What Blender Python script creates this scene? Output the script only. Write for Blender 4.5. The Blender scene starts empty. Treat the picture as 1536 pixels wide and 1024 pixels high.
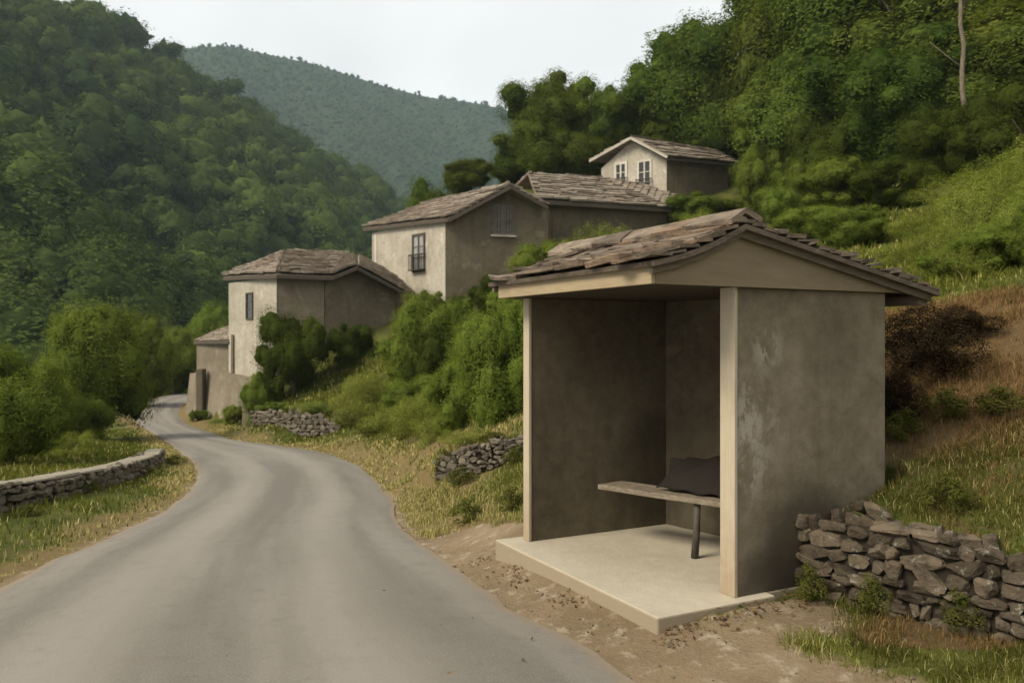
import bpy, math, random
import numpy as np
from mathutils import Vector, Matrix

random.seed(7)
RNG = np.random.default_rng(11)
scene = bpy.context.scene
COL = scene.collection
F = 1200.0                      # focal length in photo pixels
CX, HY, CAMZ = 768.0, 508.0, 1.8


def at(px, py, Y):
    """World point at depth Y for a photo pixel."""
    return Vector(((px - CX) / F * Y, Y, CAMZ - (py - HY) / F * Y))


# ------------------------------------------------------------------ objects
def mesh_obj(name, verts, faces, mat, parent=None, base=None, smooth=False):
    me = bpy.data.meshes.new(name)
    v = np.asarray(verts, dtype=np.float64)
    if base is not None:
        v = v - np.asarray(base)
    me.from_pydata(v.tolist(), [], [tuple(int(i) for i in f) for f in faces])
    me.materials.append(mat)
    if smooth:
        me.polygons.foreach_set('use_smooth', [True] * len(me.polygons))
    me.update()
    o = bpy.data.objects.new(name, me)
    COL.objects.link(o)
    if parent is not None:
        o.parent = parent
    elif base is not None:
        o.location = base
    return o


def raw_mesh(name, verts, loops, starts, mat, col=None, smooth=False):
    """Fast mesh from numpy arrays; col = one RGB per vertex."""
    me = bpy.data.meshes.new(name)
    me.vertices.add(len(verts))
    me.vertices.foreach_set('co', np.ascontiguousarray(verts, dtype=np.float32).ravel())
    me.loops.add(len(loops))
    me.loops.foreach_set('vertex_index', np.ascontiguousarray(loops, dtype=np.int32))
    me.polygons.add(len(starts))
    me.polygons.foreach_set('loop_start', np.ascontiguousarray(starts, dtype=np.int32))
    me.update(calc_edges=True)
    if smooth:
        me.polygons.foreach_set('use_smooth', np.ones(len(starts), dtype=bool))
    if col is not None:
        a = me.color_attributes.new('tint', 'FLOAT_COLOR', 'POINT')
        c4 = np.ones((len(verts), 4), dtype=np.float32)
        c4[:, :3] = col
        a.data.foreach_set('color', c4.ravel())
    me.materials.append(mat)
    me.validate()
    return me


def link(name, me, parent=None):
    o = bpy.data.objects.new(name, me)
    COL.objects.link(o)
    if parent is not None:
        o.parent = parent
    return o


def tag(o, label=None, cat=None, group=None, kind=None):
    if label: o['label'] = label
    if cat: o['category'] = cat
    if group: o['group'] = group
    if kind: o['kind'] = kind
    return o


def thing(name, label, cat, base, group=None):
    e = bpy.data.objects.new(name, None)
    e.empty_display_size = 0.2
    COL.objects.link(e)
    e.location = base
    return tag(e, label, cat, group)


class MB:
    """Collects shapes, then links them as one mesh object."""
    def __init__(s): s.v, s.f = [], []

    def add(s, verts, faces):
        n = len(s.v)
        s.v += [tuple(p) for p in verts]
        s.f += [tuple(i + n for i in f) for f in faces]

    def prism(s, bottom, top):
        """bottom/top: matching rings of points, bottom counter-clockwise from above."""
        n = len(bottom)
        f = [tuple(range(n - 1, -1, -1)), tuple(range(n, 2 * n))]
        f += [(i, (i + 1) % n, n + (i + 1) % n, n + i) for i in range(n)]
        s.add(list(bottom) + list(top), f)

    def plan(s, pts, z0, z1):
        s.prism([(p[0], p[1], z0) for p in pts], [(p[0], p[1], z1) for p in pts])

    def bar(s, a, b, w, h, up=(0, 0, 1)):
        """square bar from a to b"""
        a, b = Vector(a), Vector(b)
        d = (b - a).normalized()
        x = d.cross(Vector(up))
        if x.length < 1e-4: x = d.cross(Vector((1, 0, 0)))
        x.normalize(); y = x.cross(d).normalized()
        r = [a + x * sx * w / 2 + y * sy * h / 2 for sx, sy in ((-1, -1), (1, -1), (1, 1), (-1, 1))]
        t = [p + (b - a) for p in r]
        s.add(r + t, [(3, 2, 1, 0), (4, 5, 6, 7)] + [(i, (i + 1) % 4, 4 + (i + 1) % 4, 4 + i) for i in range(4)])

    def tube(s, pts, radii, n=8):
        pts = [Vector(p) for p in pts]
        rings = []
        for i, p in enumerate(pts):
            d = (pts[min(i + 1, len(pts) - 1)] - pts[max(i - 1, 0)]).normalized()
            x = d.cross(Vector((0.3, 1, 0.1))).normalized(); y = d.cross(x)
            rings.append([p + (x * math.cos(2 * math.pi * k / n) + y * math.sin(2 * math.pi * k / n)) * radii[i] for k in range(n)])
        v = [q for r in rings for q in r]
        f = [(i * n + k, i * n + (k + 1) % n, (i + 1) * n + (k + 1) % n, (i + 1) * n + k) for i in range(len(pts) - 1) for k in range(n)]
        f += [tuple(range(n - 1, -1, -1)), tuple(range((len(pts) - 1) * n, len(pts) * n))]
        s.add(v, f)

    def build(s, name, mat, parent=None, smooth=False, bevel=0.0):
        base = parent_base(parent)
        o = mesh_obj(name, s.v, s.f, mat, parent, base, smooth)
        if bevel:
            m = o.modifiers.new('edge', 'BEVEL'); m.width = bevel; m.segments = 2; m.limit_method = 'ANGLE'
        return o


def parent_base(p):
    b = Vector((0, 0, 0))
    while p is not None:
        b += p.location; p = p.parent
    return b


def np_noise(x, y, scale=1.0, seed=0, octaves=3):
    """smooth value noise in numpy"""
    out = np.zeros_like(np.asarray(x, dtype=float)); amp, tot = 1.0, 0.0
    for o in range(octaves):
        r = np.random.default_rng(seed * 31 + o).random((64, 64))
        u = np.asarray(x, dtype=float) / scale * 2 ** o + 17.3 * o; v = np.asarray(y, dtype=float) / scale * 2 ** o + 5.1 * o
        i, j = np.floor(u).astype(int), np.floor(v).astype(int)
        a, b = u - i, v - j
        a = a * a * (3 - 2 * a); b = b * b * (3 - 2 * b)
        g = lambda p, q: r[p % 64, q % 64]
        out = out + amp * ((g(i, j) * (1 - a) + g(i + 1, j) * a) * (1 - b) + (g(i, j + 1) * (1 - a) + g(i + 1, j + 1) * a) * b)
        tot += amp; amp *= 0.5
    return out / tot


def sstep(a, b, x):
    t = np.clip((np.asarray(x, dtype=float) - a) / (b - a), 0, 1)
    return t * t * (3 - 2 * t)


# ------------------------------------------------------------------ materials
class NT:
    def __init__(s, name):
        s.m = bpy.data.materials.new(name); s.m.use_nodes = True
        s.t = s.m.node_tree; s.t.nodes.clear()
        s.out = s.t.nodes.new('ShaderNodeOutputMaterial')
        s._pos = None

    def n(s, typ, **kw):
        nd = s.t.nodes.new('ShaderNode' + typ)
        for k, v in kw.items():
            setattr(nd, k, v)
        return nd

    def put(s, sock, v):
        if isinstance(v, bpy.types.NodeSocket): s.t.links.new(v, sock)
        elif isinstance(v, (tuple, list)) and len(v) == 3 and sock.type == 'RGBA': sock.default_value = (*v, 1)
        else: sock.default_value = v

    def pos(s, sc=(1, 1, 1)):
        if s._pos is None: s._pos = s.n('NewGeometry').outputs['Position']
        if sc == (1, 1, 1): return s._pos
        mp = s.n('Mapping'); s.put(mp.inputs['Vector'], s._pos); mp.inputs['Scale'].default_value = sc
        return mp.outputs[0]

    def noise(s, scale, detail=4, rough=0.55, vec=None, dist=0.0):
        nd = s.n('TexNoise'); s.put(nd.inputs['Vector'], vec if vec is not None else s.pos())
        nd.inputs['Scale'].default_value = scale; nd.inputs['Detail'].default_value = detail
        nd.inputs['Roughness'].default_value = rough; nd.inputs['Distortion'].default_value = dist
        return nd.outputs['Fac']

    def voro(s, scale, vec=None, feature='F1'):
        nd = s.n('TexVoronoi'); nd.feature = feature
        s.put(nd.inputs['Vector'], vec if vec is not None else s.pos()); nd.inputs['Scale'].default_value = scale
        return nd

    def ramp(s, fac, a, b):
        nd = s.n('MapRange'); nd.interpolation_type = 'SMOOTHSTEP'
        s.put(nd.inputs['Value'], fac); nd.inputs['From Min'].default_value = a; nd.inputs['From Max'].default_value = b
        return nd.outputs['Result']

    def mix(s, fac, a, b, mode='MIX'):
        nd = s.n('Mix'); nd.data_type = 'RGBA'; nd.blend_type = mode
        s.put(nd.inputs[0], fac); s.put(nd.inputs[6], a); s.put(nd.inputs[7], b)
        return nd.outputs[2]

    def math(s, op, a, b=0.0, clamp=False):
        nd = s.n('Math'); nd.operation = op; nd.use_clamp = clamp
        s.put(nd.inputs[0], a); s.put(nd.inputs[1], b)
        return nd.outputs[0]

    def attr(s, name):
        nd = s.n('Attribute'); nd.attribute_name = name
        return nd

    def bump(s, h, strength=0.3, dist=0.02):
        nd = s.n('Bump'); s.put(nd.inputs['Height'], h)
        nd.inputs['Strength'].default_value = strength; nd.inputs['Distance'].default_value = dist
        return nd.outputs[0]

    def bsdf(s, col, rough=0.9, normal=None, spec=0.25):
        b = s.n('BsdfPrincipled'); s.put(b.inputs['Base Color'], col); s.put(b.inputs['Roughness'], rough)
        b.inputs['Specular IOR Level'].default_value = spec
        if normal is not None: s.put(b.inputs['Normal'], normal)
        s.t.links.new(b.outputs[0], s.out.inputs['Surface'])
        return s.m


def blob(t, centre, radius):
    """0..1 mask round a world point (a stain with a place of its own)"""
    d = t.n('VectorMath'); d.operation = 'DISTANCE'
    t.put(d.inputs[0], t.pos()); d.inputs[1].default_value = centre
    return t.ramp(d.outputs['Value'], radius, 0.0)


def mat_plaster(name, base, dark, light, streak=0.5, patch=0.5, scale=1.0, flakes=(), damp=(), mottle=0.45):
    t = NT(name)
    big = t.noise(0.9 * scale, 5, 0.6)
    c = t.mix(t.ramp(big, 0.35, 0.68), base, dark)
    st = t.noise(1.0, 5, 0.6, vec=t.pos((5 * scale, 5 * scale, 0.55 * scale)))
    c = t.mix(t.math('MULTIPLY', t.ramp(st, 0.48, 0.72), streak), c, dark)
    pt = t.noise(2.3 * scale, 6, 0.65, dist=0.6)
    c = t.mix(t.math('MULTIPLY', t.ramp(pt, 0.56, 0.68), patch), c, light)
    mott = t.noise(9 * scale, 5, 0.7)
    c = t.mix(mottle, c, t.mix(t.ramp(mott, 0.3, 0.7), tuple(x * 0.5 for x in base), tuple(min(1, x * 1.4) for x in base)))
    for centre, rad, sc in flakes:
        fl = t.noise(sc, 6, 0.7, vec=t.pos((1, 1, 0.55)))
        mk = t.math('MULTIPLY', blob(t, centre, rad), t.ramp(fl, 0.46, 0.56), True)
        c = t.mix(t.math('MULTIPLY', mk, 0.8), c, light)
    for centre, rad, amount in damp:
        fl = t.noise(3.0, 5, 0.65)
        mk = t.ramp(t.math('ADD', blob(t, centre, rad), t.math('MULTIPLY', fl, 0.5)), 0.35, 0.95)
        c = t.mix(t.math('MULTIPLY', mk, amount), c, tuple(x * 0.35 for x in dark))
    fine = t.math('ADD', t.noise(60 * scale, 4, 0.7), t.math('MULTIPLY', t.noise(6 * scale, 4), 1.5))
    return t.bsdf(c, 0.92, t.bump(fine, 0.35, 0.012), 0.15)


def mat_wood(name, base, dark, axis_scale=(8, 8, 1.2), rough=0.75, weather=0.5):
    t = NT(name)
    g = t.noise(6.0, 6, 0.65, vec=t.pos(axis_scale), dist=0.4)
    c = t.mix(t.ramp(g, 0.3, 0.7), base, dark)
    b = t.noise(1.6, 5, 0.6)
    c = t.mix(t.math('MULTIPLY', t.ramp(b, 0.5, 0.75), weather), c, tuple(x * 0.55 for x in dark))
    return t.bsdf(c, rough, t.bump(g, 0.25, 0.006), 0.25)


def mat_slate(name, cols, scale=1.0):
    t = NT(name)
    tint = t.attr('tint').outputs['Color']
    sep = t.n('SeparateColor'); t.put(sep.inputs[0], tint)
    c = t.mix(sep.outputs[0], cols[0], cols[1])
    c = t.mix(t.math('MULTIPLY', t.ramp(sep.outputs[1], 0.72, 1.0), 0.7), c, cols[2])
    g = t.noise(5 * scale, 6, 0.7, vec=t.pos((1, 1, 2.5)))
    c = t.mix(t.ramp(g, 0.35, 0.75), c, tuple(x * 0.55 for x in cols[0]))
    l = t.noise(22 * scale, 5, 0.7)
    c = t.mix(t.math('MULTIPLY', t.ramp(l, 0.58, 0.72), 0.45), c, (0.34, 0.32, 0.27))
    h = t.math('ADD', t.noise(14 * scale, 6, 0.7, vec=t.pos((1, 1, 3))), t.math('MULTIPLY', l, 0.4))
    return t.bsdf(c, 0.88, t.bump(h, 0.55, 0.03), 0.2)


def mat_stone(name, a, b, lich=(0.36, 0.34, 0.28)):
    t = NT(name)
    tint = t.attr('tint').outputs['Color']
    sep = t.n('SeparateColor'); t.put(sep.inputs[0], tint)
    c = t.mix(sep.outputs[0], a, b)
    g = t.noise(7, 6, 0.7)
    c = t.mix(t.ramp(g, 0.4, 0.75), c, tuple(x * 0.45 for x in a))
    l = t.noise(16, 6, 0.75, dist=0.5)
    c = t.mix(t.math('MULTIPLY', t.ramp(l, 0.56, 0.68), 0.6), c, lich)
    h = t.math('ADD', t.noise(20, 6, 0.7), t.noise(5, 5, 0.6))
    return t.bsdf(c, 0.92, t.bump(h, 0.6, 0.03), 0.15)


def mat_leaf(name, dark, light, warm, trans=0.3, objvar=0.5):
    t = NT(name)
    sep = t.n('SeparateColor'); t.put(sep.inputs[0], t.attr('tint').outputs['Color'])
    c = t.mix(sep.outputs[0], dark, light)
    c = t.mix(t.math('MULTIPLY', sep.outputs[1], 0.75), c, warm)
    if objvar:
        oi = t.n('ObjectInfo').outputs['Random']
        hs = t.n('HueSaturation')
        t.put(hs.inputs['Hue'], t.math('ADD', 0.482, t.math('MULTIPLY', oi, 0.022 * objvar * 2)))
        r2 = t.math('FRACT', t.math('MULTIPLY', oi, 7.31))
        t.put(hs.inputs['Value'], t.math('ADD', 1 - 0.3 * objvar, t.math('MULTIPLY', r2, 0.6 * objvar)))
        t.put(hs.inputs['Color'], c)
        c = hs.outputs[0]
    d = t.n('BsdfDiffuse'); t.put(d.inputs[0], c)
    tr = t.n('BsdfTranslucent'); t.put(tr.inputs[0], t.mix(1.0, c, (1.0, 1.0, 0.55), 'MULTIPLY'))
    mx = t.n('MixShader'); mx.inputs[0].default_value = trans
    t.t.links.new(d.outputs[0], mx.inputs[1]); t.t.links.new(tr.outputs[0], mx.inputs[2])
    t.t.links.new(mx.outputs[0], t.out.inputs['Surface'])
    return t.m


def mat_grass(name):
    t = NT(name)
    c = t.attr('tint').outputs['Color']
    d = t.n('BsdfDiffuse'); t.put(d.inputs[0], c)
    tr = t.n('BsdfTranslucent'); t.put(tr.inputs[0], c)
    mx = t.n('MixShader'); mx.inputs[0].default_value = 0.3
    t.t.links.new(d.outputs[0], mx.inputs[1]); t.t.links.new(tr.outputs[0], mx.inputs[2])
    t.t.links.new(mx.outputs[0], t.out.inputs['Surface'])
    return t.m


def mat_plain(name, col, rough=0.8, spec=0.3, var=0.3, scale=8):
    t = NT(name)
    g = t.noise(scale, 5, 0.65)
    c = t.mix(g, tuple(x * (1 - var) for x in col), tuple(min(1, x * (1 + var)) for x in col))
    return t.bsdf(c, rough, t.bump(g, 0.2, 0.01), spec)


def mat_ground():
    t = NT('ground_cover')
    sep = t.n('SeparateColor'); t.put(sep.inputs[0], t.attr('tint').outputs['Color'])
    n1 = t.noise(1.1, 6, 0.65); n2 = t.noise(7, 6, 0.7); n3 = t.noise(38, 5, 0.75)
    green = t.mix(t.ramp(n1, 0.35, 0.65), (0.05, 0.066, 0.012), (0.115, 0.12, 0.026))
    green = t.mix(t.ramp(n2, 0.45, 0.7), green, (0.085, 0.07, 0.03))
    dry = t.mix(t.ramp(n2, 0.35, 0.45), (0.27, 0.205, 0.085), (0.17, 0.125, 0.055))
    dirt = t.mix(t.ramp(n1, 0.3, 0.7), (0.262, 0.198, 0.122), (0.18, 0.13, 0.074))
    dirt = t.mix(t.ramp(n2, 0.5, 0.72), dirt, (0.40, 0.33, 0.24))
    dirt = t.mix(t.math('MULTIPLY', t.ramp(n3, 0.55, 0.72), 0.6), dirt, (0.13, 0.085, 0.05))
    wob = t.math('MULTIPLY', t.math('SUBTRACT', n2, 0.5), 1.1)
    c = t.mix(t.ramp(t.math('ADD', sep.outputs[1], wob), 0.3, 0.7), green, dry)
    c = t.mix(t.ramp(t.math('ADD', sep.outputs[0], wob), 0.35, 0.65), c, dirt)
    brown = t.mix(n2, (0.07, 0.046, 0.021), (0.17, 0.112, 0.05))
    c = t.mix(t.ramp(t.math('ADD', sep.outputs[2], wob), 0.3, 0.7), c, brown)
    h = t.math('ADD', n3, t.math('MULTIPLY', n2, 2.0))
    return t.bsdf(c, 0.95, t.bump(h, 0.7, 0.03), 0.1)


def mat_road():
    t = NT('worn_asphalt')
    uv = t.attr('tint').outputs['Color']
    sep = t.n('SeparateColor'); t.put(sep.inputs[0], uv)
    u, v = sep.outputs[0], sep.outputs[1]
    cmb = t.n('CombineXYZ'); t.put(cmb.inputs[0], t.math('MULTIPLY', u, 5.0)); t.put(cmb.inputs[1], t.math('MULTIPLY', v, 2.2))
    track = t.noise(1.0, 4, 0.55, vec=cmb.outputs[0])
    n1 = t.noise(0.8, 5, 0.6); n2 = t.noise(5, 6, 0.7); sp = t.noise(140, 3, 0.8); agg = t.voro(95)
    c = t.mix(t.ramp(track, 0.33, 0.66), (0.140, 0.126, 0.103), (0.215, 0.195, 0.163))
    c = t.mix(t.math('MULTIPLY', t.ramp(n1, 0.5, 0.72), 0.5), c, (0.15, 0.132, 0.107))
    c = t.mix(t.math('MULTIPLY', t.ramp(n2, 0.5, 0.7), 0.45), c, (0.115, 0.102, 0.082))
    c = t.mix(t.math('MULTIPLY', t.ramp(sp, 0.5, 0.72), 0.5), c, (0.42, 0.39, 0.34))
    c = t.mix(t.math('MULTIPLY', t.ramp(agg.outputs['Distance'], 0.55, 0.1), 0.3), c, (0.12, 0.11, 0.10))
    # wheel polish: two paler lengthwise bands that belong to the surface
    for cen in (0.30, 0.70):
        d = t.math('ABSOLUTE', t.math('SUBTRACT', u, cen))
        c = t.mix(t.math('MULTIPLY', t.ramp(d, 0.14, 0.0), 0.5), c, (0.272, 0.248, 0.208))
    # dusty margins
    e = t.math('MINIMUM', u, t.math('SUBTRACT', 1.0, u))
    ed = t.ramp(t.math('ADD', e, t.math('MULTIPLY', t.math('SUBTRACT', n2, 0.5), 0.06)), 0.035, 0.0)
    c = t.mix(t.math('MULTIPLY', ed, 0.75), c, (0.25, 0.19, 0.125))
    h = t.math('ADD', t.math('MULTIPLY', sp, 0.7), t.math('ADD', agg.outputs['Distance'], t.math('MULTIPLY', n2, 0.8)))
    return t.bsdf(c, 0.88, t.bump(h, 0.22, 0.005), 0.2)


M = {}
M['ground'] = mat_ground()
M['road'] = mat_road()
M['grass'] = mat_grass('grass_blades')
M['leaf_forest'] = mat_leaf('leaf_forest', (0.028, 0.050, 0.016), (0.105, 0.148, 0.034), (0.16, 0.175, 0.036), 0.25, 0.0)
M['leaf_far'] = mat_leaf('leaf_far', (0.024, 0.048, 0.018), (0.055, 0.09, 0.028), (0.075, 0.105, 0.032), 0.2, 0.0)
M['leaf_hill'] = mat_leaf('leaf_hill', (0.036, 0.060, 0.012), (0.132, 0.172, 0.030), (0.19, 0.205, 0.038), 0.36, 0.85)
M['leaf_bush'] = mat_leaf('leaf_bush', (0.058, 0.096, 0.015), (0.165, 0.225, 0.036), (0.215, 0.245, 0.05), 0.38, 0.4)
M['leaf_dark'] = mat_leaf('leaf_dark', (0.020, 0.036, 0.007), (0.06, 0.085, 0.013), (0.09, 0.10, 0.018), 0.25, 0.3)
M['leaf_light'] = mat_leaf('leaf_light', (0.11, 0.16, 0.026), (0.235, 0.30, 0.055), (0.31, 0.325, 0.085), 0.38, 0.3)
M['leaf_brown'] = mat_leaf('leaf_brown', (0.05, 0.032, 0.014), (0.125, 0.08, 0.035), (0.18, 0.12, 0.05), 0.12, 0.3)
M['leaf_hollow_shade'] = mat_leaf('leaf_hollow_shade', (0.008, 0.0065, 0.0035), (0.024, 0.018, 0.009), (0.05, 0.034, 0.016), 0.08, 0.3)  # near-black leaves: the shadow of the bank hollow put into colour
M['leaf_weed'] = mat_leaf('leaf_weed', (0.035, 0.05, 0.010), (0.10, 0.12, 0.022), (0.15, 0.13, 0.04), 0.3, 0.4)
M['bark'] = mat_wood('bark', (0.09, 0.07, 0.05), (0.04, 0.03, 0.022), (5, 5, 1.2), 0.95)
M['bark_pale'] = mat_wood('bark_pale', (0.22, 0.18, 0.125), (0.09, 0.07, 0.048), (5, 5, 0.8), 0.9)
M['hill_soil'] = mat_plain('hill_soil', (0.028, 0.042, 0.014), 0.95, 0.1, 0.4, 0.2)

# ------------------------------------------------------------------ ground
ZR_Y = np.array([-30, 0, 5, 8.5, 12, 17, 25, 35, 42, 50, 60, 80])
ZR_Z = np.array([0.02, 0.0, -0.01, -0.27, -0.54, -0.92, -1.47, -2.05, -2.12, -2.1, -2.0, -1.8])


def zroad(Y):
    Y = np.asarray(Y, dtype=float)
    return sum(np.interp(Y + d, ZR_Y, ZR_Z) for d in (-2, -1, 0, 1, 2)) / 5


def road_hit(px, py):
    lo, hi = 3.0, 75.0
    f = lambda Y: CAMZ - (py - HY) / F * Y - float(zroad(Y))
    for _ in range(60):
        m = (lo + hi) / 2
        if f(m) > 0: lo = m
        else: hi = m
    return np.array([(px - CX) / F * lo, lo])


LEFT_PX = [(0, 876), (68, 842), (146, 810), (220, 781), (273, 747), (296, 715), (292, 694), (270, 677), (244, 657), (214, 640), (196, 624), (205, 607), (234, 596), (276, 588)]
RIGHT_PX = [(955, 1024), (880, 985), (820, 954), (734, 918), (612, 796), (585, 750), (566, 718), (539, 696), (494, 679), (431, 668), (351, 659), (312, 646), (278, 634), (268, 620), (276, 604), (330, 592)]


def resample(P, n):
    P = np.array(P); d = np.r_[0, np.cumsum(np.linalg.norm(np.diff(P, axis=0), axis=1))]
    s = np.linspace(0, d[-1], n)
    Q = np.c_[np.interp(s, d, P[:, 0]), np.interp(s, d, P[:, 1])]
    for _ in range(10):
        Q[1:-1] = 0.25 * Q[:-2] + 0.5 * Q[1:-1] + 0.25 * Q[2:]
    return Q


Lp = [(-2.2, -14), (-2.7, -6), (-3.3, 0), (-3.7, 4)] + [tuple(road_hit(*p)) for p in LEFT_PX] + [(-23, 57), (-19, 64), (-12, 70)]
Rp = [(3.4, -14), (2.6, -6), (1.6, 1)] + [tuple(road_hit(*p)) for p in RIGHT_PX] + [(-18.5, 55), (-13, 62), (-8, 66)]
Ld, Rd = resample(Lp, 500), resample(Rp, 500)
# pair the edges: walk a centreline made of midpoints of nearest opposite points
mids = []
for p in Ld[::4]:
    k = np.argmin(np.linalg.norm(Rd - p, axis=1)); mids.append((p + Rd[k]) / 2)
cen = resample(mids, 260)
cen = resample(cen, 260)
tan = np.gradient(cen, axis=0); tan /= np.linalg.norm(tan, axis=1)[:, None]
nor = np.c_[-tan[:, 1], tan[:, 0]]          # to the left


def side_dist(c, n, edge, s):
    d = edge - c; al = d @ n * s; off = np.abs(d @ np.array([n[1], -n[0]]))
    ok = (al > 0.2) & (off < 0.25) & (al < 5.5)
    return al[ok].min() if ok.any() else np.nan


def fill(a):
    i = np.arange(len(a)); ok = ~np.isnan(a)
    a = np.interp(i, i[ok], a[ok])
    for _ in range(6): a[1:-1] = 0.25 * a[:-2] + 0.5 * a[1:-1] + 0.25 * a[2:]
    return a


WL = fill(np.array([side_dist(c, n, Ld, 1) for c, n in zip(cen, nor)]))
WR = fill(np.array([side_dist(c, n, Rd, -1) for c, n in zip(cen, nor)]))
CEN_MID = cen + nor * ((WL - WR) / 2)[:, None]; HALF = (WL + WR) / 2


def road_dist(x, y):
    """distance outside the road edge (negative inside)"""
    x = np.asarray(x, dtype=float).ravel(); y = np.asarray(y, dtype=float).ravel()
    out = np.full(x.shape, 1e9)
    for (cx_, cy_), h in zip(CEN_MID, HALF):
        out = np.minimum(out, np.hypot(x - cx_, y - cy_) - h)
    return out


def road_side(x, y):
    """+1 to the left of the road, -1 to the right"""
    x = np.asarray(x, dtype=float).ravel(); y = np.asarray(y, dtype=float).ravel()
    best = np.full(x.shape, 1e9); sd = np.zeros(x.shape)
    for (cx_, cy_), n in zip(CEN_MID[::3], nor[::3]):
        d = np.hypot(x - cx_, y - cy_); m = d < best
        best[m] = d[m]; sd[m] = np.sign((x - cx_) * n[0] + (y - cy_) * n[1])[m]
    return sd


# shelter axes: s runs into the bank, t runs along the road
A0 = np.array([0.833, 4.95]); G = np.array([0.893, 0.449]); E = np.array([-0.474, 0.880])
SLAB_Z = 0.095


def st(s, t): return A0 + G * s + E * t
def st3(s, t, z): p = st(s, t); return (p[0], p[1], z)


SW_A, SW_B = np.array([2.13, 5.60]), np.array([3.80, 3.75])     # dry stone wall right of the shelter
CTRL = []
for p in (Ld[::14].tolist() + Rd[::14].tolist()):
    CTRL.append((p[0], p[1], float(zroad(p[1]))))
def g(px, py, Y): v = at(px, py, Y); CTRL.append((v.x, v.y, v.z))
def w(x, y, z): CTRL.append((x, y, z))
for p in [(1.5, 4.3, 0.0), (3.4, 3.4, 0.02), (2.2, 2, 0), (4.5, 0, 0.1), (5, -8, 0.2), (8, -4, 1.2), (0.3, 5.6, 0.035), (-0.35, 6.7, 0.02), (0.8, 4.7, 0.04), (1.25, 4.88, 0.045), (1.6, 5.05, 0.06), (2.0, 5.15, 0.10),
          (2.45, 5.75, 0.68), (2.75, 6.1, 0.80), (3.1, 5.0, 0.68), (4.2, 4.3, 0.75), (6, 3, 1.1), (8, 6, 2.6), (4.2, 6.0, 1.12), (3.4, 6.4, 0.92), (4.8, 8, 1.75),
          (3.3, 7.4, 1.0), (3.6, 8.6, 1.75), (2.3, 7.9, 1.1), (1.4, 8.2, 0.75), (0.6, 8.4, 0.25), (2.5, 10, 1.9), (0.6, 9.6, 0.35), (7, 8, 2.6)]: w(*p)
g(1340, 470, 11); g(1420, 440, 11.5); g(1536, 400, 12.5); g(1536, 318, 17); g(1380, 390, 16); g(1480, 345, 17); g(1660, 330, 15); g(1900, 300, 20)
g(720, 722, 10.9); g(720, 672, 11.45); g(785, 680, 11.4); g(665, 688, 11.7); g(460, 614, 27.6); g(405, 611, 28.9); g(520, 630, 26.4); g(620, 660, 17); g(740, 610, 15); g(860, 560, 15); g(560, 615, 26); g(470, 655, 27); g(520, 655, 24); g(1000, 430, 17)
g(480, 590, 31); g(700, 450, 36); g(820, 440, 35); g(590, 470, 39); g(440, 565, 33); g(343, 570, 36.5); g(640, 540, 27); g(760, 500, 27); g(320, 545, 44); g(420, 520, 42)
g(960, 335, 46); g(1000, 315, 48); g(900, 310, 52); g(1090, 315, 47); g(700, 300, 60); g(1150, 350, 32); g(1300, 330, 25); g(1450, 235, 29); g(1200, 320, 40); g(850, 400, 40)
g(820, 270, 75); g(960, 250, 80); g(1100, 220, 75); g(1250, 190, 60); g(1400, 160, 50); g(1560, 150, 40); g(1800, 120, 45); g(1100, 180, 130); g(900, 240, 140); g(1500, 60, 110); g(680, 320, 85); g(650, 345, 110); g(560, 420, 75)
for p in [(-13, 24, -1.3), (-15, 28, -1.7), (-8.5, 12, -0.55), (-9.5, 16, -0.85), (-11, 20, -1.1), (-7.4, 8.5, -0.3), (-7.5, 4, -0.15), (-9, -4, -0.1), (-14, 10, -0.7), (-14, 16, -1.0), (-20, 22, -1.9), (-24, 34, -2.8), (-22, 12, -2.5),
          (-28, 48, -3.0), (-34, 30, -6), (-40, 60, -6), (-36, 10, -7), (-60, 40, -13), (-60, 80, -13), (-90, 70, -16), (-30, 90, -6), (-120, 30, -18), (-50, 130, -12), (-110, 140, -17), (-80, -10, -15),
          (-15, 75, -1), (-5, 95, 0), (-20, 120, -6)]: w(*p)
CT = np.array(CTRL)


def phi(r2): return np.sqrt(r2 + 1.2)
_d2 = (CT[:, None, 0] - CT[None, :, 0]) ** 2 + (CT[:, None, 1] - CT[None, :, 1]) ** 2
_n = len(CT); _A = np.zeros((_n + 3, _n + 3)); _A[:_n, :_n] = phi(_d2) - np.eye(_n) * 0.25
_A[:_n, _n] = 1; _A[:_n, _n + 1:] = CT[:, :2]; _A[_n, :_n] = 1; _A[_n + 1:, :_n] = CT[:, :2].T
_W = np.linalg.solve(_A, np.r_[CT[:, 2], 0, 0, 0])


RWP = [((px - CX) / F * Y, Y) for px, Y in ((281, 44.5), (276, 40.5), (304, 38.2), (348, 35.8), (385, 32.5))]


def in_poly(x, y, P):
    x = np.asarray(x); y = np.asarray(y); ins = np.zeros(x.shape, dtype=bool)
    for (x1, y1), (x2, y2) in zip(P, np.roll(P, -1, axis=0)):
        c = ((y1 > y) != (y2 > y)); ins ^= c & (x < (x2 - x1) * (y - y1) / (y2 - y1 + 1e-12) + x1)
    return ins


FOOT = np.array([st(0.03, -0.07), st(1.05, -0.09), st(1.07, -0.02), st(2.4, -0.02), st(2.0, 2.09), st(1.5, 2.2), st(0.03, 2.09)])


KEEP = np.array([st(-0.05, -0.13), st(1.1, -0.22), st(1.15, -0.03), st(2.2, -0.03), st(1.8, 2.05), st(1.5, 2.25), st(-0.05, 2.2)])   # no grass grows in here


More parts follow.
